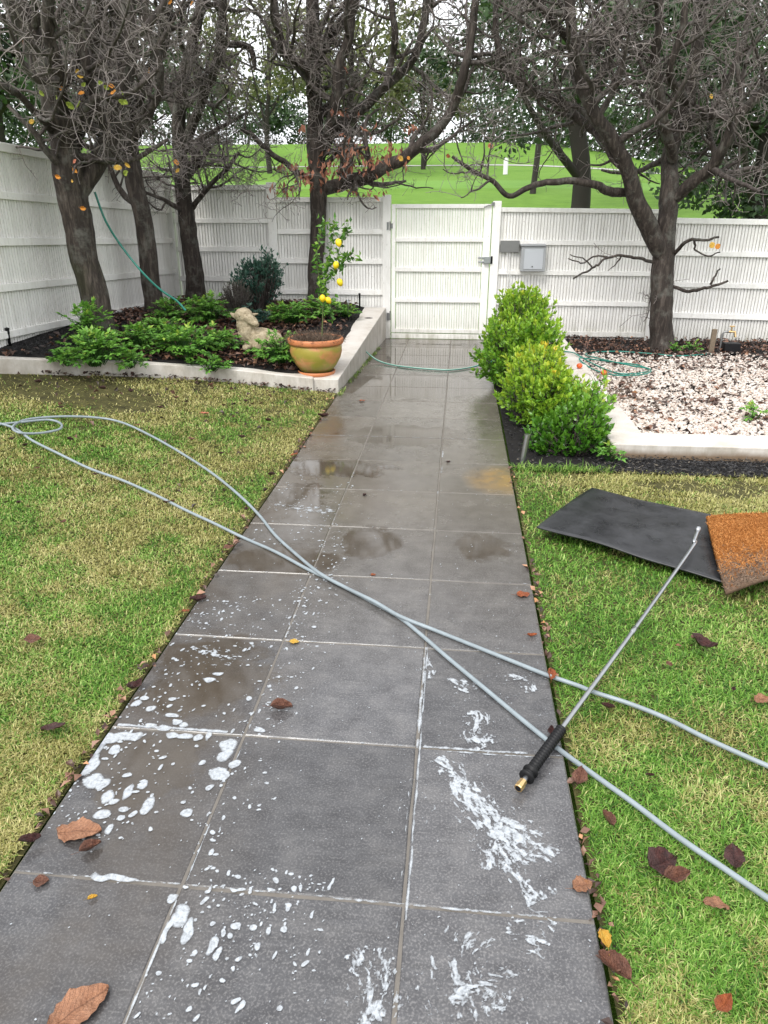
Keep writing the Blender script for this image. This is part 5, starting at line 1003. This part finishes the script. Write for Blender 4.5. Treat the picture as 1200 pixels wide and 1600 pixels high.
# right lawn
def keepR(X, Y): return (X > PXR+.02+.012*vn(Y*20, Y*0, 6)) & (Y < 4.86+.05*np.sin(X*2)) & (X < .56*Y+1.35)
X, Y = scatter(182000, PXR+.02, 3.9, .95, 4.95, keepR); xb = rng.uniform(.9, 3.4, 14000); yb_ = rng.uniform(4.15, 4.9, 14000); X, Y = np.concatenate([X, xb]), np.concatenate([Y, yb_])
D_ = np.hypot(X, Y); pn = fbm(X*1.9, Y*1.9, 31, 4); fn = fbm(X*9, Y*9, 32, 3); back_ = smooth(4.1, 4.4, Y+.35*(pn-.5))*smooth(.55, 1.0, X)
k = rng.random(len(X)) > .9*smooth(.56, .66, fbm(X*2.2, Y*6, 35, 3))*back_; X, Y, D_, pn, fn, back_ = X[k], Y[k], D_[k], pn[k], fn[k], back_[k]
pd = np.clip(.13+1.5*(pn-.5)+1.5*(fn-.5)+1.1*back_, .03, .97)
dry = np.clip((rng.random(len(X)) < pd)*rng.uniform(.55, 1, len(X))+.15*pd, 0, 1)
gr_ = MB(); blades(gr_, X, Y, np.full(len(X), -.02), rng.uniform(.017, .036, len(X))*(1+.05*D_), (.0018+.00075*D_)*rng.uniform(.7, 1.3, len(X)), dry)
o = gr_.obj('right_lawn_grass', M['grass'], None, False, 'stuff'); tag(o, 'greener mown grass of the right lawn around the lance and mats', 'grass')
# weeds along the wall foot and slab edges
n = 900; yy = rng.uniform(6.9, 9.6, n); k = rng.random(n) < vn(yy*5, yy*0, 3); yy = yy[k]; xx = np.interp(yy, ys, xo)+rng.uniform(.005, .05, len(yy)); gw = MB(); blades(gw, xx, yy, np.zeros(len(yy)), rng.uniform(.02, .05, len(yy)), np.full(len(yy), .006), rng.random(len(yy))*.5)
n = 500; xx = rng.uniform(.42, 1.1, n); blades(gw, xx, 4.87+rng.uniform(-.02, .05, n), np.full(n, -.01), rng.uniform(.04, .09, n), np.full(n, .005), rng.random(n)*.2)
o = gw.obj('edge_weeds', M['grass'], None, False, 'stuff'); tag(o, 'small weeds and moss tufts growing along the foot of the white wall', 'weeds')

# ------------------------------------------------------------------ litter, mulch, pebbles
def litter(mb, X, Y, Z0, L, tilt=.5, rnd=None):
    N = len(X); az = rng.uniform(0, 2*pi, N); D = np.c_[np.cos(az), np.sin(az), rng.normal(size=N)*tilt*.6]; leaves(mb, np.c_[X, Y, Z0], D, L, L*rng.uniform(.4, .8, N), rng.uniform(.1, 1.0), rnd, up=np.array([0, 0, 1.]))
m = MB()
n = 9000; X = rng.uniform(-3.9, -1.4, n); Y = rng.uniform(5.8, 10.3, n); soily = smooth(-3.2, -3.55, X)*smooth(8.0, 7.4, Y)*smooth(.3, .5, fbm(X*2, Y*2, 5)+.2); wallside = smooth(-1.9, -1.6, X)*smooth(7.6, 8.2, Y)
k = (Y > curb_y(X)+.21) & (rng.random(n) > .9*soily) & (rng.random(n) > .75*wallside); X, Y = X[k], Y[k]
litter(m, X, Y, bed_z(X, Y)+rng.uniform(.004, .03, len(X)), rng.uniform(.04, .09, len(X)), rnd=np.clip(rng.beta(1.6, 2.4, len(X)), 0, 1))
o = m.obj('bed_leaf_litter', M['litter'], None, False, 'stuff'); tag(o, 'layer of brown dead leaves covering the soil of the left bed', 'leaf litter')
m = MB()
n = 330; Y = 1.1+6*rng.random(n)**1.3; X = PXL-rng.uniform(-.012, .045, n); k = rng.random(n) < .25+.9*(vn(Y*4, Y*0, 9) > .45); litter(m, X[k], Y[k], np.full(k.sum(), .002)+rng.uniform(0, .012, k.sum()), rng.uniform(.015, .045, k.sum()), 1.)
n = 240; Y = 1.0+3.9*rng.random(n)**1.1; X = PXR+rng.uniform(-.004, .035, n); k = rng.random(n) < .2+.9*(vn(Y*4, Y*0, 19) > .45); litter(m, X[k], Y[k], np.full(k.sum(), -.004)+rng.uniform(0, .012, k.sum()), rng.uniform(.015, .04, k.sum()), 1.)
n = 260; X = rng.uniform(-3.6, -1.2, n); Y = curb_y(X)-rng.uniform(.01, .12, n)*rng.random(n); litter(m, X, Y, lawn_z(X, Y)+.02, rng.uniform(.02, .05, n), .8, rnd=rng.random(n)*.6)
n = 330; X = -1.2-2.5*rng.random(n)**.8; Y = 6.7-3.4*rng.random(n)**1.5; k = (Y < curb_y(X)-.03) & (rng.random(n) < .25+smooth(5, 6.5, Y)); litter(m, X[k], Y[k], lawn_z(X[k], Y[k])+.026, rng.uniform(.02, .055, k.sum()), .8, rnd=rng.random(k.sum())*.55)
o = m.obj('edge_leaf_litter', M['litter'], None, False, 'stuff'); tag(o, 'small dark scraps of leaves caught along the lawn edges and kerb', 'leaf litter')
# black mulch: left soil patch and the strip before the right wall
m = MB(); n = 7000; X = rng.uniform(1.0, 5.2, n); Y = 4.84+.36*rng.random(n); k = X > 1.0; az = rng.uniform(0, 2*pi, n); leaves(m, np.c_[X, Y, rng.uniform(.0, .02, n)], np.c_[np.cos(az), np.sin(az), rng.normal(size=n)*.3], rng.uniform(.015, .045, n), rng.uniform(.004, .009, n), .6)
n = 3500; X = rng.uniform(-3.95, -3.0, n); Y = rng.uniform(6.0, 8.4, n); k = Y > curb_y(X)+.2; X, Y = X[k], Y[k]; az = rng.uniform(0, 2*pi, len(X)); leaves(m, np.c_[X, Y, bed_z(X, Y)+.01], np.c_[np.cos(az), np.sin(az), rng.normal(size=len(X))*.3], rng.uniform(.015, .05, len(X)), rng.uniform(.005, .012, len(X)), .6, rng.random(len(X))*.8)
n = 900; X = rng.uniform(-1.75, -1.35, n); Y = rng.uniform(7.8, 10.3, n); leaves(m, np.c_[X, Y, bed_z(X, Y)+.01], rng.normal(size=(n, 3))*np.array([1, 1, .2]), rng.uniform(.015, .05, n), rng.uniform(.005, .012, n), .6, rng.random(n)*.8)
n = 1500; X = rng.uniform(.43, 1.12, n); Y = rng.uniform(4.95, 9.5, n); leaves(m, np.c_[X, Y, np.full(n, .008)], rng.normal(size=(n, 3))*np.array([1, 1, .2]), rng.uniform(.015, .05, n), rng.uniform(.005, .012, n), .6, rng.random(n))
o = m.obj('black_mulch', M['mulch'], None, False, 'stuff'); tag(o, 'shredded black mulch strip in front of the low white wall and in the bed', 'mulch')
# pebbles
ico = None; bm = bmesh.new(); bmesh.ops.create_icosphere(bm, subdivisions=1, radius=1); iv = np.array([v.co[:] for v in bm.verts]); ifc = np.array([[v.index for v in f.verts] for f in bm.faces]); bm.free()
n = 15000; u = rng.random(n); Y = 5.56+(9.7-5.56)*u**1.15; X = 1.46+rng.random(n)*(.43*Y+.55-1.3); 
back_ = fbm(X*1.6, Y*1.6, 51, 4); k = (rng.random(n) > smooth(8.7, 9.4, Y+.9*(back_-.5))) ; X, Y = X[k], Y[k]; n = len(X)
r = rng.uniform(.010, .021, n); ax_ = rng.uniform(.7, 1.25, (n, 3))*np.array([1, 1, .7]); th = rng.uniform(0, 2*pi, n); jit = 1+.12*rng.normal(size=(n, len(iv), 1)).clip(-1, 1)
V = iv[None]*jit*ax_[:, None]*r[:, None, None]; c_, s_ = np.cos(th)[:, None], np.sin(th)[:, None]; V = np.stack([V[..., 0]*c_-V[..., 1]*s_, V[..., 0]*s_+V[..., 1]*c_, V[..., 2]], -1)+np.stack([X, Y, .032+rng.uniform(.0, .016, n)+.02*fbm(X*2, Y*2, 6)], -1)[:, None]
m = MB(); m.add(V.reshape(-1, 3), ((np.arange(n)*len(iv))[:, None, None]+ifc).reshape(-1, 3), rnd=np.repeat(rng.beta(2.5, 1.2, n), len(iv))); o = m.obj('white_pebbles', M['peb'], None, True, 'stuff'); tag(o, 'white pebbles covering the bed around the forked tree', 'pebbles')
m = MB(); n = 7500; X = rng.uniform(1.45, 4.9, n); Y = rng.uniform(5.54, 10.38, n); w = fbm(X*2.3, Y*2.3, 61, 4)
pr = np.maximum.reduce([smooth(8.6, 9.5, Y), .8*smooth(.58, .68, w), .8*smooth(1.75, 1.5, X)*smooth(6.6, 6.0, Y), smooth(5.75, 5.58, Y)*.6*(X < 2.3), .5*smooth(8., 8.6, Y)*smooth(2.6, 3.2, X), np.full(n, .09)])
k = rng.random(n) < pr; litter(m, X[k], Y[k], .058+rng.uniform(0, .02, k.sum())+.0*X[k], rng.uniform(.03, .075, k.sum()), .7, rnd=rng.beta(1.6, 2.2, k.sum()))
o = m.obj('pebble_leaf_litter', M['litter'], None, False, 'stuff'); tag(o, 'brown leaves lying over the white pebbles and along the right fence foot', 'leaf litter')

# ------------------------------------------------------------------ single fallen leaves
FL = [(125, 1578, 88, 1, 0, 50, 'long tan leaf with a thin stalk at the bottom left of the path'), (125, 1302, 68, 1, 0, 10, 'pointed tan leaf on the left slab beside the foam'), (142, 1328, 34, 3, 3, 40, 'thin curled brown leaf just below the pointed tan leaf'), (65, 1380, 24, 3, 2, 10, 'small reddish leaf below the left joint of the slabs'),
 (47, 1318, 32, 0, 1, 30, 'dark curled leaf on the lawn edge left of the pointed tan leaf'), (84, 1140, 38, 0, 0, 20, 'dark purple brown leaf on the left lawn near the path'), (211, 1077, 30, 0, 4, 60, 'dark folded leaf at the path edge beside the puddle'), (440, 1109, 40, 3, 3, 5, 'shrivelled brown leaf with a long stalk in the middle of the path'),
 (460, 1004, 18, 4, 2, 0, 'small yellow leaf at the slab corner in mid path'), (817, 931, 24, 2, 2, 0, 'bright orange leaf on the right slab near the lawn'), (831, 995, 18, 2, 1, 10, 'small red brown leaf below the bright orange one'), (310, 940, 30, 0, 1, 20, 'dark curled leaf at the left path edge below the hose'),
 (290, 957, 14, 2, 2, 30, 'little orange leaf at the left path edge under the dark curled one'), (358, 858, 20, 3, 2, 20, 'reddish leaf at the path edge where the hose crosses'), (264, 787, 20, 3, 2, 10, 'brown leaf resting against the hose on the left lawn'), (570, 775, 11, 0, 3, 60, 'tiny dark leaf standing in the centre of the path'),
 (700, 723, 9, 0, 1, 0, 'tiny dark leaf on the slab joint, further up the path'), (566, 627, 11, 2, 2, 0, 'small orange leaf on the path below the pot corner'), (583, 899, 10, 2, 2, 0, 'small pinkish leaf beside the hose on mid path'), (860, 1058, 30, 2, 3, 85, 'orange leaf under the hose end at the right path edge'),
 (910, 1386, 34, 1, 2, 20, 'pale round tan leaf on the right edge of the path'), (1030, 1352, 54, 0, 2, 30, 'large shiny dark leaf on the right lawn'), (1054, 1375, 44, 3, 1, 15, 'curled toothed brown leaf touching the large dark one'), (1146, 1342, 44, 0, 0, 80, 'dark red leaf beside the hose on the right lawn'),
 (1118, 1419, 36, 1, 2, -20, 'pale round tan leaf on the right lawn below the hose'), (1130, 1573, 32, 2, 4, 40, 'orange heart shaped leaf near the bottom right corner'), (948, 1285, 34, 3, 3, 110, 'brown leaf standing in the grass right of the slab'), (905, 1222, 40, 3, 4, 70, 'purple brown leaf where path and grass meet below the grip'),
 (1096, 1012, 42, 0, 4, -30, 'crumpled dark leaf on the right lawn under the lance tip'), (1088, 1000, 20, 3, 2, 10, 'small brown leaf tucked above the crumpled dark one'), (949, 1108, 22, 0, 1, -20, 'dark leaf in the grass below the lance rod'), (1045, 1040, 12, 3, 2, 0, 'tiny brown leaf in the grass left of the crumpled one'),
 (1060, 1011, 10, 1, 2, 0, 'tiny tan leaf in the grass right of the lance'), (1190, 1096, 24, 1, 2, 0, 'tan leaf at the right edge of the lawn'), (1145, 1080, 12, 0, 1, 60, 'small dark leaf in the grass near the right edge'), (1015, 1215, 14, 0, 1, 0, 'small dark leaf in the grass above the large shiny one'),
 (960, 1520, 60, 3, 3, 130, 'long folded brown leaf at the lower right path edge'), (945, 1475, 36, 4, 3, 95, 'narrow yellow leaf in the gap at the lower right path edge'), (862, 1148, 24, 0, 4, 90, 'dark leaf tucked beside the lance grip'), (145, 1405, 15, 4, 3, 30, 'tiny yellow scrap on the lower left slab'),
 (52, 1003, 26, 3, 2, 20, 'pinkish brown leaf on the left lawn'), (320, 648, 14, 7, 2, 10, 'pink leaf on the far part of the left lawn'), (215, 666, 11, 1, 2, 0, 'cream leaf beside the hose arc on the left lawn'), (377, 685, 14, 0, 1, 10, 'small dark leaf beside the far lawn edge'), (505, 652, 20, 0, 1, 0, 'dark scrap at the far left path edge'),
 (460, 712, 14, 2, 2, 20, 'red brown leaf at the left path edge near the puddle'), (220, 577, 20, 0, 1, 10, 'dark leaf standing at the kerb on the far lawn'), (395, 575, 24, 2, 2, 0, 'LEAFPOT'), (330, 1400, 1, 0, 0, 0, 'SKIP')]
for (x, y, px, mi, sh, rot, lb_) in FL:
    if lb_ in ('SKIP', 'LEAFPOT'): continue
    fallen(x, y, px, mi, sh, rot, lb_, tilt=0. if ground_top(*gz(x, y)[:2]) == 0 else random.uniform(-.3, .3), zoff=.002 if ground_top(*gz(x, y)[:2]) == 0 else .006)
for (x, y, px, mi, lb_) in [(466, 595, 16, 0, 'dark curled leaf on the lawn left below the pot'), (478, 594, 16, 3, 'brown curled leaf directly below the pot'), (492, 594, 14, 3, 'brown leaf at the wall corner below the pot')]:
    fallen(x, y, px, mi, 4, random.uniform(0, 180), lb_, zoff=.015)
p = bedpt(198, 569); o = mkobj('fallen_leaf', leafdata(1, 2), None); o.location = (p[0], p[1], p[2]+.03); o.scale = (.11, .11, .11); o.rotation_euler = (-.5, 0, .3); tag(o, 'large orange tan leaf standing at the front of the bed', 'leaf')
random.seed(77)
SL = ['dark leaf below the left end of the hose loop', 'dark leaf between the loop and the lower hose strand at the left', 'small dark leaf just above the lower hose strand near the loop', 'dark curled leaf just below the lower hose strand, left of the brown leaf', 'small dark leaf above the hose loop', 'dark leaf inside the hose arc near its bend', 'dark leaf on the far lawn above the hose arc', 'dark leaf on the far lawn below the kerb, middle of the bed', 'dark leaf on the far lawn below the pot side of the kerb', 'dark leaf on the far lawn a step below the pot', 'dark leaf on the lawn just right of the hose arc top', 'dark leaf on the far lawn nearest under the pot', 'dark leaf on the far lawn halfway between kerb and hose arc', 'dark leaf on the far lawn left of the path corner', 'dark leaf close to the kerb left of the pot', 'dark leaf by the kerb below the green clumps', 'dark leaf at the edge of the bare soil patch', 'dark leaf at the left photo edge above the hose', 'dark scrap near the path edge above the puddle', 'dark scrap near the path edge beside the puddle', 'long dark leaf on the lawn between the two hose strands', 'faint brown leaf on the open left lawn below the hose', 'dark leaf on the open lawn at the left photo edge', 'dark leaf on the lawn corner between upper strand and path']
for (x, y), sl in zip([(40, 700), (60, 735), (110, 690), (150, 745), (95, 640), (345, 712), (275, 625), (205, 615), (385, 630), (420, 660), (300, 690), (430, 600), (250, 640), (365, 655), (330, 605), (160, 610), (60, 600), (20, 690), (425, 745), (415, 770), (350, 770), (100, 820), (30, 790), (385, 800)], SL):
    fallen(x, y, random.uniform(8, 15), random.choice([0, 0, 0, 3]), random.choice([1, 3, 4]), random.uniform(0, 360), sl, 'small dark leaves on the left lawn', zoff=.012)
